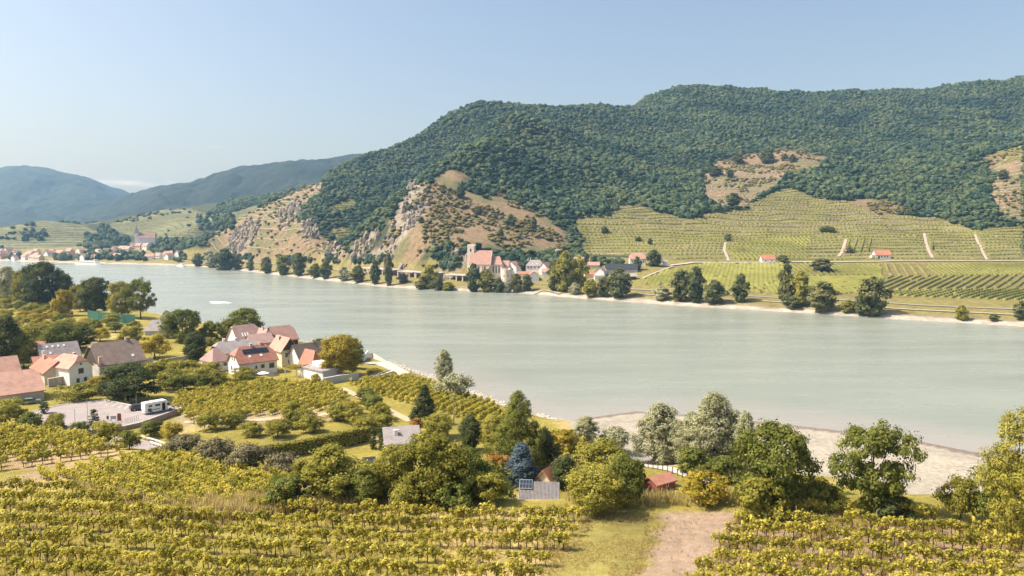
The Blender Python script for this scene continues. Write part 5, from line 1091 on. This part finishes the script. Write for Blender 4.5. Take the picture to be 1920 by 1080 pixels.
# things on the car park
for u, v, vt, lb in [(176, 800, 765, 'right and larger one of the two small cypresses on the car park'), (83, 775, 752, 'left one of the two small cypresses on the car park')]:
    x, y, z = on_deck(u, v); tree_at(x, y, z, (v - vt) * y / F, 1.9, 'column', 'dark', lb)
x, y, z = on_deck(224, 793); r = empty('info_board', (x, y, z), .1); tag(r, 'red brown arched notice board at the edge of the car park', 'notice board'); MB().side([(-.4, .5), (.4, .5), (.4, 1.9), (.25, 2.15), (-.25, 2.15), (-.4, 1.9)], -.05, .05).obj('board', WM['red'], r)
for s in (-1, 1): MB().box((s * .36, .09, .6), (.08, .08, 1.3)).obj('post', METAL, r)
x, y, z = on_deck(213, 790); r = empty('sign_board', (x, y, z), .1); tag(r, 'low grey sign panel left of the arched notice board', 'sign'); MB().box((0, 0, .85), (1.2, .06, .7)).obj('panel', METAL, r)
for s in (-1, 1): MB().box((s * .5, .08, .4), (.06, .06, .9)).obj('post', METAL, r)
x, y, z = on_deck(202, 788); r = empty('bin', (x, y, z)); tag(r, 'small dark litter bin on the car park', 'bin'); MB().tube([(0, 0, .3), (0, 0, 1.0)], .22, 10).obj('bucket', WM['timber'], r); MB().box((0, .2, .5), (.06, .06, 1.0)).obj('post', METAL, r)
x, y, z = on_deck(236, 793); x2, y2, _ = on_deck(260, 787); r = empty('railing', (x, y, z)); tag(r, 'thin metal railing along the car park edge', 'railing')
for k in range(7): MB().box(((x2 - x) * k / 6, (y2 - y) * k / 6, .5), (.06, .06, 1.0)).obj('post', METAL, r)
for h in (.5, 1.0): MB().tube([(0, 0, h), (x2 - x, y2 - y, h)], .03, 5).obj('rail', METAL, r)
for u, v, h, lb in [(165, 800, 6.0, 'tall thin pole beside the larger cypress on the car park'), (141, 797, 3.5, 'short thin pole at the left of the car park'), (256, 768, 3.4, 'slim pole behind the motorhome')]:
    x, y, z = on_deck(u, v); r = empty('pole', (x, y, z)); tag(r, lb, 'pole'); MB().tube([(0, 0, 0), (0, 0, h)], .05, 6).obj('shaft', METAL, r); MB().box((0, 0, .02), (.3, .3, .1)).obj('base', CONC, r)
p = hits([(326, 822)], False)[0]; r = empty('street_lamp', tuple(p), math.radians(20)); tag(r, 'street lamp with curved arm beside the retaining wall', 'street lamp'); MB().tube([(0, 0, 0), (0, 0, 3.0), (.35, 0, 3.9), (1.1, 0, 4.5), (1.8, 0, 4.7)], [.07, .06, .05, .045, .04], 6).obj('mast', WHITE, r); MB().box((2.1, 0, 4.72), (.8, .26, .12)).obj('lamp_head', WHITE, r)
p = hits([(851, 795)], False)[0]; r = empty('utility_pole', tuple(p)); tag(r, 'wooden utility pole among the trees before the riverside vines', 'utility pole'); MB().tube([(0, 0, -.5), (0, 0, 6.5)], [.14, .1], 7).obj('shaft', plain('post_wood', (.3, .26, .21)), r); MB().box((0, 0, 6.1), (1.4, .1, .1)).obj('crossarm', MATS['post_wood'], r)
# green court netting
NET = plain('green_net', (.035, .12, .09), .8, .25, 1.5); P = hits([(165, 597), (185, 600), (210, 603), (232, 606), (254, 608)], False); r = empty('court_netting', tuple(P[0])); tag(r, 'dark green wind screen netting round the sports court by the river', 'netting')
for a, b in zip(P[:-1], P[1:]):
    c = (a + b) / 2 - P[0]; d = b - a; L = math.hypot(d[0], d[1]); MB().box((c[0], c[1], 2.0), (L, .08, 4.2), math.atan2(d[1], d[0])).obj('net_panel', NET, r)
for a in P: MB().tube([tuple(a - P[0] + np.array([0, -.1, -.5])), tuple(a - P[0] + np.array([0, -.1, 4.6]))], .06, 6).obj('post', METAL, r)
# ------------------------------------------------------------------ roads and lanes as sheets over the ground
def strip(name, pts, w, m, far=False, lift=.06, kind='structure', world=None, n=None):
    P = hits(pts, far) if world is None else np.array(world); P = P[:, :2]; s = np.r_[0, np.cumsum(np.hypot(*np.diff(P, axis=0).T))]; q = np.linspace(0, s[-1], n or max(4, int(s[-1] / 2.5)))
    C = np.c_[np.interp(q, s, P[:, 0]), np.interp(q, s, P[:, 1])]; T = np.gradient(C, axis=0); T /= np.linalg.norm(T, axis=1, keepdims=True); N = np.c_[-T[:, 1], T[:, 0]]
    X = np.stack([C + N * w * k for k in (-.5, -.17, .17, .5)], 1); zf = Hfar if far else Hnear; Zs = zf(X[..., 0], X[..., 1]); Zs = np.maximum(Zs, Zs.mean(1, keepdims=True)) + lift
    o = mesh_obj(name, np.dstack([X, Zs]).reshape(-1, 3), grid_faces(len(C), 4), m, kind=kind); return o
PALE = plain('pale_road', (.42, .38, .34), .9, .12, .6)
strip('road', None, 5.0, ASP, lift=.15, world=[at_z(u, v, 6.75) for u, v in [(-40, 806), (40, 808), (140, 818), (215, 826), (262, 834), (310, 846), (345, 858), (420, 880)]])
strip('riverside_road', [(684, 682), (705, 680), (730, 688), (757, 702), (785, 716), (830, 738), (870, 752)], 5.0, PALE, lift=.1)
strip('lane', None, 3.0, PALE, lift=.12, world=[at_z(u, v, 5.0) for u, v in [(1180, 856), (1212, 870), (1250, 885), (1296, 903), (1340, 920)]])
strip('track', [(640, 728), (700, 756), (770, 790)], 2.2, plain('earth_track', (.45, .34, .22), .95, .15, .6), lift=.08)
strip('track', [(345, 792), (470, 789), (560, 783), (640, 772)], 2.6, MATS['earth_track'], lift=.08)
# guard rail
for k, pts in enumerate([[(264, 823), (290, 830), (312, 838)], [(282, 834), (300, 840), (318, 848)]]):
    P = np.array([at_z(u, v, 6.75) for u, v in pts]); r = empty('guard_rail', tuple(P[0])); tag(r, ['white guard rail on the far side of the pale road', 'white guard rail on the near side of the pale road'][k], 'guard rail'); Q = [tuple(a - P[0]) for a in P]
    for a, b in zip(Q[:-1], Q[1:]):
        L = math.hypot(b[0] - a[0], b[1] - a[1]); MB().box(((a[0] + b[0]) / 2, (a[1] + b[1]) / 2, (a[2] + b[2]) / 2 + .65), (L + .1, .08, .32), math.atan2(b[1] - a[1], b[0] - a[0])).obj('rail', WHITE, r)
        for t in (0., .33, .66, 1.): MB().box((a[0] + (b[0] - a[0]) * t, a[1] + (b[1] - a[1]) * t, a[2] + (b[2] - a[2]) * t + .3), (.1, .1, 1.0)).obj('post', METAL, r)
P = np.array([at_z(1206 + 82 * k / 9, 877 + 33 * k / 9, 5.0) for k in range(10)]); P[:, 2] = Hnear(P[:, 0], P[:, 1])
for k, p in enumerate(P):
    r = empty('fence_post', tuple(p)); tag(r, 'dark fence post along the near edge of the concrete lane', 'fence post', 'fence posts along the concrete lane'); MB().box((0, 0, .5), (.12, .12, 1.4)).obj('shaft', WM['timber'], r); MB().box((0, 0, 1.22), (.16, .16, .06)).obj('cap', WM['timber'], r)
# clipped hedge
P = np.array([at_z(u, v, 6.2) for u, v in [(500, 862), (560, 852), (625, 838), (692, 824)]]); r = empty('hedge', tuple(P[0])); tag(r, 'long clipped dark hedge with sunlit top across the orchard', 'hedge')
for a, b in zip(P[:-1], P[1:]):
    d = b - a; L = math.hypot(d[0], d[1]); rg = np.random.default_rng(int(L * 100)); n = int(L * 260); mb = MB(); s = rg.uniform(0, L, n); f = rg.random(n); h = 2.6
    x = s; y = np.where(f < .42, -.8, np.where(f < .6, .8, rg.uniform(-.8, .8, n))); zz_ = np.where(f < .6, rg.uniform(0, h, n), h); Nn = np.c_[rg.normal(size=n) * .3, np.where(f < .42, -1, np.where(f < .6, 1, 0)) + rg.normal(size=n) * .25, np.where(f < .6, .25, 1) + rg.normal(size=n) * .2]
    mb.cards(np.c_[x, y + rg.normal(size=n) * .12, zz_ + rg.normal(size=n) * .12], Nn, rg.uniform(.12, .24, n), rg); o = mb.obj('hedge_section', LEAF['olive'], r); q = a - P[0]; o.location = tuple(q); o.rotation_euler = (0, 0, math.atan2(d[1], d[0]))
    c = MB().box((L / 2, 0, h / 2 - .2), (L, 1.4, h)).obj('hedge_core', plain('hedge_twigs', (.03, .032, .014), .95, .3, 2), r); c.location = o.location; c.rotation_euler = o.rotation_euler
# riprap stones along the near promenade: more than can be counted
st = []
for s in range(3):
    bm = bmesh.new(); bmesh.ops.create_icosphere(bm, subdivisions=1, radius=.5); rg = random.Random(s)
    for v in bm.verts: v.co *= rg.uniform(.7, 1.2); v.co.z *= .7
    V = [v.co[:] for v in bm.verts]; Fc = [[q.index for q in f.verts] for f in bm.faces]; bm.free(); st.append(mesh_obj('stone', V, Fc, plain('riprap_stone', (.46, .41, .35), .95, .3, 1.5), link=False))
seg = np.r_[0, np.cumsum(np.hypot(*np.diff(NB, axis=0).T))]; n_ = 2600; q = RNG.uniform(seg[9], seg[17], n_); bx, by = np.interp(q, seg, NB[:, 0]), np.interp(q, seg, NB[:, 1]); off = RNG.uniform(-1, 7, n_); x, y = bx - off * .6, by - off * .8; s = RNG.uniform(.3, 1.1, n_)
scatter('riprap', np.c_[x, y, Hnear(x, y)], np.c_[s, s, s], RNG.uniform(0, 6.28, n_), RNG.integers(0, 3, n_), st)['label'] = 'riprap stones along the near river edge'
n_ = 1500; q = RNG.uniform(seg[3], seg[9], n_); bx, by = np.interp(q, seg, NB[:, 0]), np.interp(q, seg, NB[:, 1]); off = RNG.uniform(1, 44, n_); x, y = bx - off * .5, by - off * .85; s = RNG.uniform(.1, .4, n_) ** 1.3
scatter('gravel', np.c_[x, y, Hnear(x, y)], np.c_[s, s, s], RNG.uniform(0, 6.28, n_), RNG.integers(0, 3, n_), st)['label'] = 'loose stones on the gravel bar'
# gravel spit in the river
mb = MB(); p = at_z(410, 567, 0); V = [(0, 0, .45)]; 
for k in range(20):
    a = 6.2832 * k / 20; rr_ = 1 + .25 * math.sin(3 * a) + .1 * math.sin(7 * a); V.append((11 * rr_ * math.cos(a), 5.5 * rr_ * math.sin(a), -.25))
for k in range(20): V.append((V[1 + k][0] * .55, V[1 + k][1] * .55, .38))
mb.add(V, [(0, 21 + k, 21 + (k + 1) % 20) for k in range(20)] + [(1 + k, 1 + (k + 1) % 20, 21 + (k + 1) % 20, 21 + k) for k in range(20)]); o = mb.obj('gravel_island', plain('island_gravel', (.66, .60, .52), .95, .1, .5), smooth=True); o.location = p; o.rotation_euler = (0, 0, -.5); o['kind'] = 'structure'
n_ = 110; q = hits([(1215 + 150 * RNG.random(), 962 + 115 * RNG.random()) for _ in range(n_)], False); s = RNG.uniform(.05, .14, n_)
scatter('track_stones', q, np.c_[s, s, s * .7], RNG.uniform(0, 6.28, n_), RNG.integers(0, 3, n_), st)['label'] = 'clods and stones on the dirt track'
# ------------------------------------------------------------------ far bank: church, village, gallery, road, town, ship
def fh(label, u, v, yaw, L, W, hw, hr, wall, roof, name='village_house', cat='house', **k): return house(name, label, (u, v), yaw, L, W, hw, hr, wall, roof, corner=(0, -1), far=True, cat=cat, base=-3, **k)
p = at_depth(903, 520, 640); zc_ = float(Hfar(np.array([p[0]]), np.array([p[1]]))[0]); r = empty('fortified_church', (p[0], p[1], zc_), math.radians(-11)); tag(r, 'pale fortified church with steep pinkish roof and square tower', 'church')
CH = plain('church_stone', (.66, .57, .47), .95, .2, .3)
o = wall_mb(18.5, 14, 11, 11.5).obj('nave_wall', CH, r); o = bm_obj('nave_roof', roof_mesh(18.5, 14, 11, 11.5, oh=.4, th=.35), RM['pink'], r)
for a in (-.7, -.1, .5): MB().box((a * 9.2, -7.05, 6.5), (1.2, .1, 5.0)).obj('window', GLASS, r)
for a in (-.9, -.4, .2, .85): MB().box((a * 9.2, -7.5, 4.0), (.9, 1.0, 11)).obj('buttress', CH, r)
mb = MB(); 
for k in range(7): mb.box((9.5, -7.3 + k * 1.05 + .5, 11 + k * 1.75), (.8, 1.1, 2.2)); mb.box((9.5, 7.3 - k * 1.05 - .5, 11 + k * 1.75), (.8, 1.1, 2.2))
mb.obj('stepped_gable', CH, r)
t = MB().box((-9.4, 1.5, 11), (6.2, 6.2, 32)).obj('tower', CH, r)
for k in range(3):
    for s in (-1, 1): MB().box((-9.4 + (k - 1) * 2.35, 1.5 + s * 2.75, 27.5), (1.2, .6, 1.4)).obj('merlon', CH, t)
MB().box((-9.4, -1.65, 23), (1.1, .12, 2.4)).obj('belfry_window', DARK, t); MB().box((-12.55, 1.5, 23), (.12, 1.1, 2.4)).obj('belfry_window', DARK, t)
c = wall_mb(10, 9.5, 11, 6.5, 1, 0).obj('choir_wall', CH, r); c.location = (14.4, .5, 0); c2 = bm_obj('choir_roof', roof_mesh(10, 9.5, 11, 6.5, 1, 0, 0, 3.5, oh=.4), RM['pink'], r); c2.location = (14.4, .5, 0)
for a in (11.5, 14, 16.5): MB().box((a, -4.3, 6.5), (1.0, .12, 6)).obj('window', GLASS, r)
p = at_depth(949, 522, 622); z0_ = float(Hfar(np.array([p[0]]), np.array([p[1]]))[0]); r = empty('round_tower', (p[0], p[1], z0_)); tag(r, 'round stone bastion with broken top right of the church', 'tower')
MB().tube([(0, 0, -3), (0, 0, 10.5)], [4.6, 4.2], 20).obj('wall', CH, r)
for k in range(9): a = k * .698; MB().box((3.8 * math.cos(a), 3.8 * math.sin(a), 11), (1.5, .8, .8 + (k * 5 % 3) * .5), a + 1.57).obj('merlon', CH, r)
for a in (-1.2, -2.0): MB().box((4.32 * math.cos(a), 4.32 * math.sin(a), 5.5), (.25, .6, 1.6), a).obj('window', DARK, r)
fh('house with mauve roof behind the round bastion', 944, 517, -8, 9, 8, 8.5, 4.5, 'white', 'pink')
W5 = [('f', a, 4.5, .9, 1.6) for a in (-.75, -.4, 0, .4, .75)]
fh('white village house with pink gabled roof behind the clipped round tree', 973, 513, 62, 10, 11, 6, 4.8, 'white', 'pink', win=[('l', .3, 4, 1, 1.5), ('l', -.3, 4, 1, 1.5)])
fh('long white village house with slate mauve hipped roof and a row of windows', 1003, 511, -4, 16, 9, 6, 4.8, 'white', 'grey', hl=0., hr_=0., il=4, ir=4, win=W5, chim=[(-.8, 0, 1.6), (-.5, 0, 1.6)], sky_=[(-.3, .3, .8, .6), (.2, .3, .8, .6)])
fh('village house with pale pink roof right of the slate roofed one', 1031, 513, 58, 10, 8, 5, 4.6, 'white', 'pink')
fh('low orange roofed annexes below the clipped tree', 985, 519, -6, 14, 5, 2.6, 1.8, 'white', 'orange', name='annex')
fh('white arched gable barn facing the road in the village', 1010, 524, 92, 9, 9, 3.4, 4.2, 'white', 'pink', hl=.75, il=1)
fh('pink roofed barn beside the arched white gable', 1026, 519, -4, 9, 7, 4, 3.0, 'white', 'pink', name='barn')
fh('slim yellowish watch tower on the slope above the village', 1047, 484, 20, 3.6, 3.6, 7.5, 1.0, 'cream', 'pink', name='watch_tower', cat='tower', hl=0., hr_=0., il=1.5, ir=1.5)
fh('upper village house with pale pink roof left of the small dark tree', 1085, 498, -10, 8.5, 7, 3.5, 4, 'white', 'pink')
fh('upper village house with low reddish roof right of the small dark tree', 1113, 503, -6, 10, 6, 2.8, 2.5, 'beige', 'pink')
fh('long barn with dark slate roof', 1166, 512, -3, 26, 9, 3.5, 4.0, 'grey', 'dark', name='barn')
fh('mauve roofed house joined to the left end of the long dark roof', 1135, 517, 70, 10, 8, 3.5, 3.6, 'white', 'mauve')
fh('small orange roofed house left of the long dark roof', 1106, 521, 5, 8, 6, 3, 2.0, 'cream', 'orange')
fh('white flat outbuilding between the orange and mauve roofs', 1124, 524, 0, 8, 5, 2.6, .8, 'white', 'grey', name='outbuilding', cat='building')
fh('grey roofed open shed by the corner of the flat vineyard', 1184, 525, -4, 7.5, 6, 3, 2.0, 'timber', 'grey', name='shed', cat='shed')
fh('large white house with pink half hipped roof standing above the village', 1196, 498, -3, 14, 9, 6, 4.8, 'white', 'pink', hl=.3, hr_=.3, il=2.4, ir=2.4, win=[('f', a, 3.6, .9, 1.4) for a in (-.7, -.35, 0, .35, .7)])
fh('tiny white hut right of the dark conical tree', 1247, 498, 0, 4, 4, 3, 1.4, 'white', 'grey', name='hut', cat='hut')
fh('small red roofed shed on the valley road', 1441, 492, -2, 12, 7, 3, 3.6, 'white', 'orange', name='shed', cat='shed', win=[('f', -.4, 1.4, 1, 1.2), ('f', .5, 1.4, 1, 1.2)])
fh('red roofed white house alone on the valley road', 1656, 485, -3, 14, 9, 3.6, 4.0, 'white', 'orange', win=[('f', a, 1.8, 1.1, 1.4) for a in (-.2, .2, .55)], door=[('f', -.55, 1.2, 1.6, 2.4)])
fh('tiny stone hut with pointed roof in the vineyards', 1584, 475, 10, 3.4, 3.4, 2.8, 2.2, 'cream', 'pink', name='hut', cat='hut', hl=0., hr_=0., il=1.6, ir=1.6)
fh('white annex at the left wall of the lone red roofed house', 1639, 485, -3, 4, 5, 3, .6, 'white', 'grey', name='annex')
# roads on the far side
strip('valley_road', [(1245, 500), (1300, 493), (1400, 493), (1500, 492), (1650, 491), (1800, 490), (1919, 490), (2020, 490)], 4.5, MATS['pale_road'], True, .5)
seg = np.r_[0, np.cumsum(np.hypot(*np.diff(FB, axis=0).T))]
def bank_line(t, s0, s1, n=80):
    q = np.linspace(s0, s1, n); B = np.c_[np.interp(q, seg, FB[:, 0]), np.interp(q, seg, FB[:, 1])]; T = np.gradient(B, axis=0); T /= np.linalg.norm(T, axis=1, keepdims=True); N = np.c_[T[:, 1], -T[:, 0]]; return np.c_[B + N * t, np.zeros(n)]
strip('bank_road', None, 5.5, plain('bank_asphalt', (.27, .245, .22), .9, .15, .5), True, .35, world=bank_line(38, 80, seg[-3], 200), n=500)
strip('cycle_path', None, 2.0, plain('pale_path', (.34, .29, .225), .95, .1, .5), True, .25, world=bank_line(19, 120, seg[6], 120), n=260)
for pts, w in TRACK_PX:
    strip('hill_track', pts, w, MATS['pale_path'], True, .6)
# avalanche gallery over the bank road: roof slabs on pillars
G = bank_line(38, 0, seg[-1], 900); ug = G[:, 0] / G[:, 1] * F + 960
def gallery(u0, u1, label, h=5.2):
    k = [i for i in range(len(G)) if u0 <= ug[i] <= u1][::-1]; P = G[k]; s = np.r_[0, np.cumsum(np.hypot(*np.diff(P[:, :2], axis=0).T))]; n = max(2, int(s[-1] / 6)); q = np.linspace(0, s[-1], n + 1); C = np.c_[np.interp(q, s, P[:, 0]), np.interp(q, s, P[:, 1])]; zg = Hfar(C[:, 0], C[:, 1]); zt = zg.mean() + h
    r = empty('road_gallery', (C[0, 0], C[0, 1], zg.mean())); tag(r, label, 'gallery')
    for i, (a, b) in enumerate(zip(C[:-1], C[1:])):
        d = b - a; L = np.hypot(*d); m_ = (a + b) / 2 - C[0]; q_ = math.atan2(d[1], d[0]); nx_ = np.array([d[1], -d[0]]) / L
        MB().box((m_[0], m_[1], h), (L + .3, 11, .8), q_).obj('roof_slab', plain('gallery_concrete', (.44, .39, .37), .9, .15, .3), r); pl_ = a - C[0] + nx_ * 4.6
        MB().box((pl_[0], pl_[1], h / 2 - 1), (.9, .9, h + 1.2), q_).obj('pillar', WM['beige'], r); bk = m_ - nx_ * 5.2; MB().box((bk[0], bk[1], h / 2 - 1), (L + .3, .5, h + 1.6), q_).obj('back_wall', CONC, r)
gallery(682, 748, 'left part of the concrete road gallery under the cliff'); gallery(752, 830, 'middle part of the concrete road gallery under the cliff', 4.6); gallery(834, 886, 'right part of the concrete road gallery beside the church', 4.2)
# the distant town
rg = random.Random(5); town = []
for i in range(80): town.append((rg.uniform(-20, 225), rg.uniform(474, 488), 'far'))
for i in range(70): 
    t_ = rg.random(); town.append((205 + 85 * t_ + rg.uniform(-8, 8), 476 - 18 * t_ + rg.uniform(-3, 4), 'far'))
for i in range(7): town.append((rg.uniform(295, 340), rg.uniform(478, 487), 'far'))
used = []
for u, v, rfm in town:
    p = hits([(u, v)], True)[0]
    if any(math.hypot(p[0] - a, p[1] - b) < 13 for a, b in used): continue
    used.append((p[0], p[1])); rf_ = rg.choice(['far', 'far', 'pink', 'salmon', 'mauve']); wl = rg.choice(['white', 'white', 'cream', 'pink']); L = rg.uniform(9, 15)
    house('town_house', f'distant town house with {dict(far="red", pink="dusty pink", salmon="salmon", mauve="brownish")[rf_]} roof and {dict(white="white", cream="cream", pink="pinkish")[wl]} walls', None, rg.choice([-25, -20, 65, 70]) + rg.uniform(-6, 6), L, rg.uniform(7, 9.5), rg.uniform(3.5, 6), rg.uniform(3, 4.6), wl, rf_, loc=(p[0], p[1], p[2]), base=-4, group=f'{dict(far="red", pink="dusty pink", salmon="salmon", mauve="brownish")[rf_]} roofed town houses with {dict(white="white", cream="cream", pink="pinkish")[wl]} walls', win=[('f', -.4, 3, 1.2, 1.6), ('f', .4, 3, 1.2, 1.6)])
p = hits([(276, 462)], True)[0]; r = empty('town_church', tuple(p), .3); tag(r, 'distant town church with slim spire', 'church'); MB().box((0, 0, 5), (26, 12, 18)).obj('nave_wall', WM['white'], r); bm_obj('nave_roof', roof_mesh(26, 12, 14, 9), RM['mauve'], r); MB().box((-15, 0, 10), (6, 6, 24)).obj('tower', WM['white'], r)
MB().add([(-18.2, -3.2, 22), (-11.8, -3.2, 22), (-11.8, 3.2, 22), (-18.2, 3.2, 22), (-15, 0, 36)], [(0, 1, 4), (1, 2, 4), (2, 3, 4), (3, 0, 4)]).obj('spire', RM['grey'], r)
fh('small white hut with red roof on the meadow before the distant town', 279, 487, 5, 12, 8, 5, 3.5, 'white', 'far', name='hut', cat='hut')
fh('larger pink roofed house at the edge of the distant town', 318, 485, -5, 22, 12, 5, 6, 'white', 'pink')
# woods and bushes of the town
k_ = []
for (u0, u1, v0, v1, n) in [(160, 240, 443, 470, 170), (150, 205, 478, 489, 26), (205, 280, 480, 489, 34), (20, 40, 482, 488, 6), (95, 135, 482, 489, 12), (300, 345, 455, 470, 46), (285, 310, 468, 480, 22), (325, 350, 478, 492, 10), (40, 85, 440, 452, 20), (185, 215, 425, 440, 20), (370, 440, 405, 432, 60)]:
    k_ += [(rg.uniform(u0, u1), rg.uniform(v0, v1)) for _ in range(n)]
hp = hits(k_, True); n_ = len(hp); s = RNG.uniform(3.5, 6.5, n_); tag(scatter('town_woods', hp - np.array([0, 0, 1.5]), np.c_[s, s, s * 1.2], RNG.uniform(0, 6.28, n_), RNG.integers(0, 5, n_), wood), 'woods and park trees round the distant town', 'woods')
P_ = np.concatenate([RNG.uniform(q.min(0), q.max(0), (900, 2)) for q in Z['hill_vines']]); k = zone('hill_vines', P_[:, 0], P_[:, 1]) & (fbm(P_[:, 0] / 110, P_[:, 1] / 110, 301, 3) > .12); P_ = P_[k]; n_ = len(P_); s = RNG.uniform(1.5, 4.5, n_)
tag(scatter('hill_bushes', np.c_[P_, Hfar(P_[:, 0], P_[:, 1])], np.c_[s * 1.3, s * 1.3, s], RNG.uniform(0, 6.28, n_), RNG.integers(0, 4, n_), wood), 'scattered bushes on the vine hills behind the distant town', 'bushes')
# river ship
p = at_z(168, 496, 0); r = empty('river_ship', (p[0], p[1], 0), math.radians(-24)); tag(r, 'long white passenger ship moored before the distant town', 'ship')
hl_ = [(-26, -4), (20, -4), (25, -2), (27, 0), (25, 2), (20, 4), (-26, 4)]; MB().prism(hl_, -.8, 2.2).obj('hull', WHITE, r); MB().prism([(-24, -3.7), (16, -3.7), (19, 0), (16, 3.7), (-24, 3.7)], 2.2, 4.9).obj('main_deck', WHITE, r); MB().prism([(-20, -3.4), (10, -3.4), (12, 0), (10, 3.4), (-20, 3.4)], 4.9, 5.3).obj('sun_deck', WHITE, r); MB().box((12, 0, 6.2), (5, 5, 2.2)).obj('wheelhouse', WHITE, r)
for k in range(10): MB().box((-21 + k * 3.7, -3.74, 3.6), (2.6, .1, 1.2)).obj('window', GLASS, r)
MB().box((12, -2.55, 6.5), (4.2, .1, .8)).obj('bridge_window', GLASS, r)
p = at_z(340, 499.5, 0); r = empty('landing_pontoon', (p[0], p[1], 0), math.radians(-38)); tag(r, 'white landing pontoon on the far bank below the cliff end', 'pontoon'); MB().box((0, 0, .5), (18, 4, 1.6)).obj('float', WHITE, r); MB().box((0, 0, 2.2), (7, 3, 2)).obj('cabin', WHITE, r)
# ------------------------------------------------------------------ haze
m = bpy.data.materials.new('valley_haze'); m.use_nodes = True; n = m.node_tree.nodes; n.clear(); o = n.new('ShaderNodeOutputMaterial'); pv = n.new('ShaderNodeVolumePrincipled')
pv.inputs['Color'].default_value = (.34, .62, 1.0, 1); pv.inputs['Absorption Color'].default_value = (1, 1, 1, 1); pv.inputs['Density'].default_value = .00009; pv.inputs['Anisotropy'].default_value = .25; m.node_tree.links.new(pv.outputs[0], o.inputs['Volume'])
hx, hy0, hy1, hz0, hz1 = 7600, -300, 7000, -4.2, 520
mesh_obj('haze', [(-hx, hy0, hz0), (hx, hy0, hz0), (hx, hy1, hz0), (-hx, hy1, hz0), (-hx, hy0, hz1), (hx, hy0, hz1), (hx, hy1, hz1), (-hx, hy1, hz1)],
         [(3, 2, 1, 0), (4, 5, 6, 7), (0, 1, 5, 4), (1, 2, 6, 5), (2, 3, 7, 6), (3, 0, 4, 7)], m, kind='stuff')
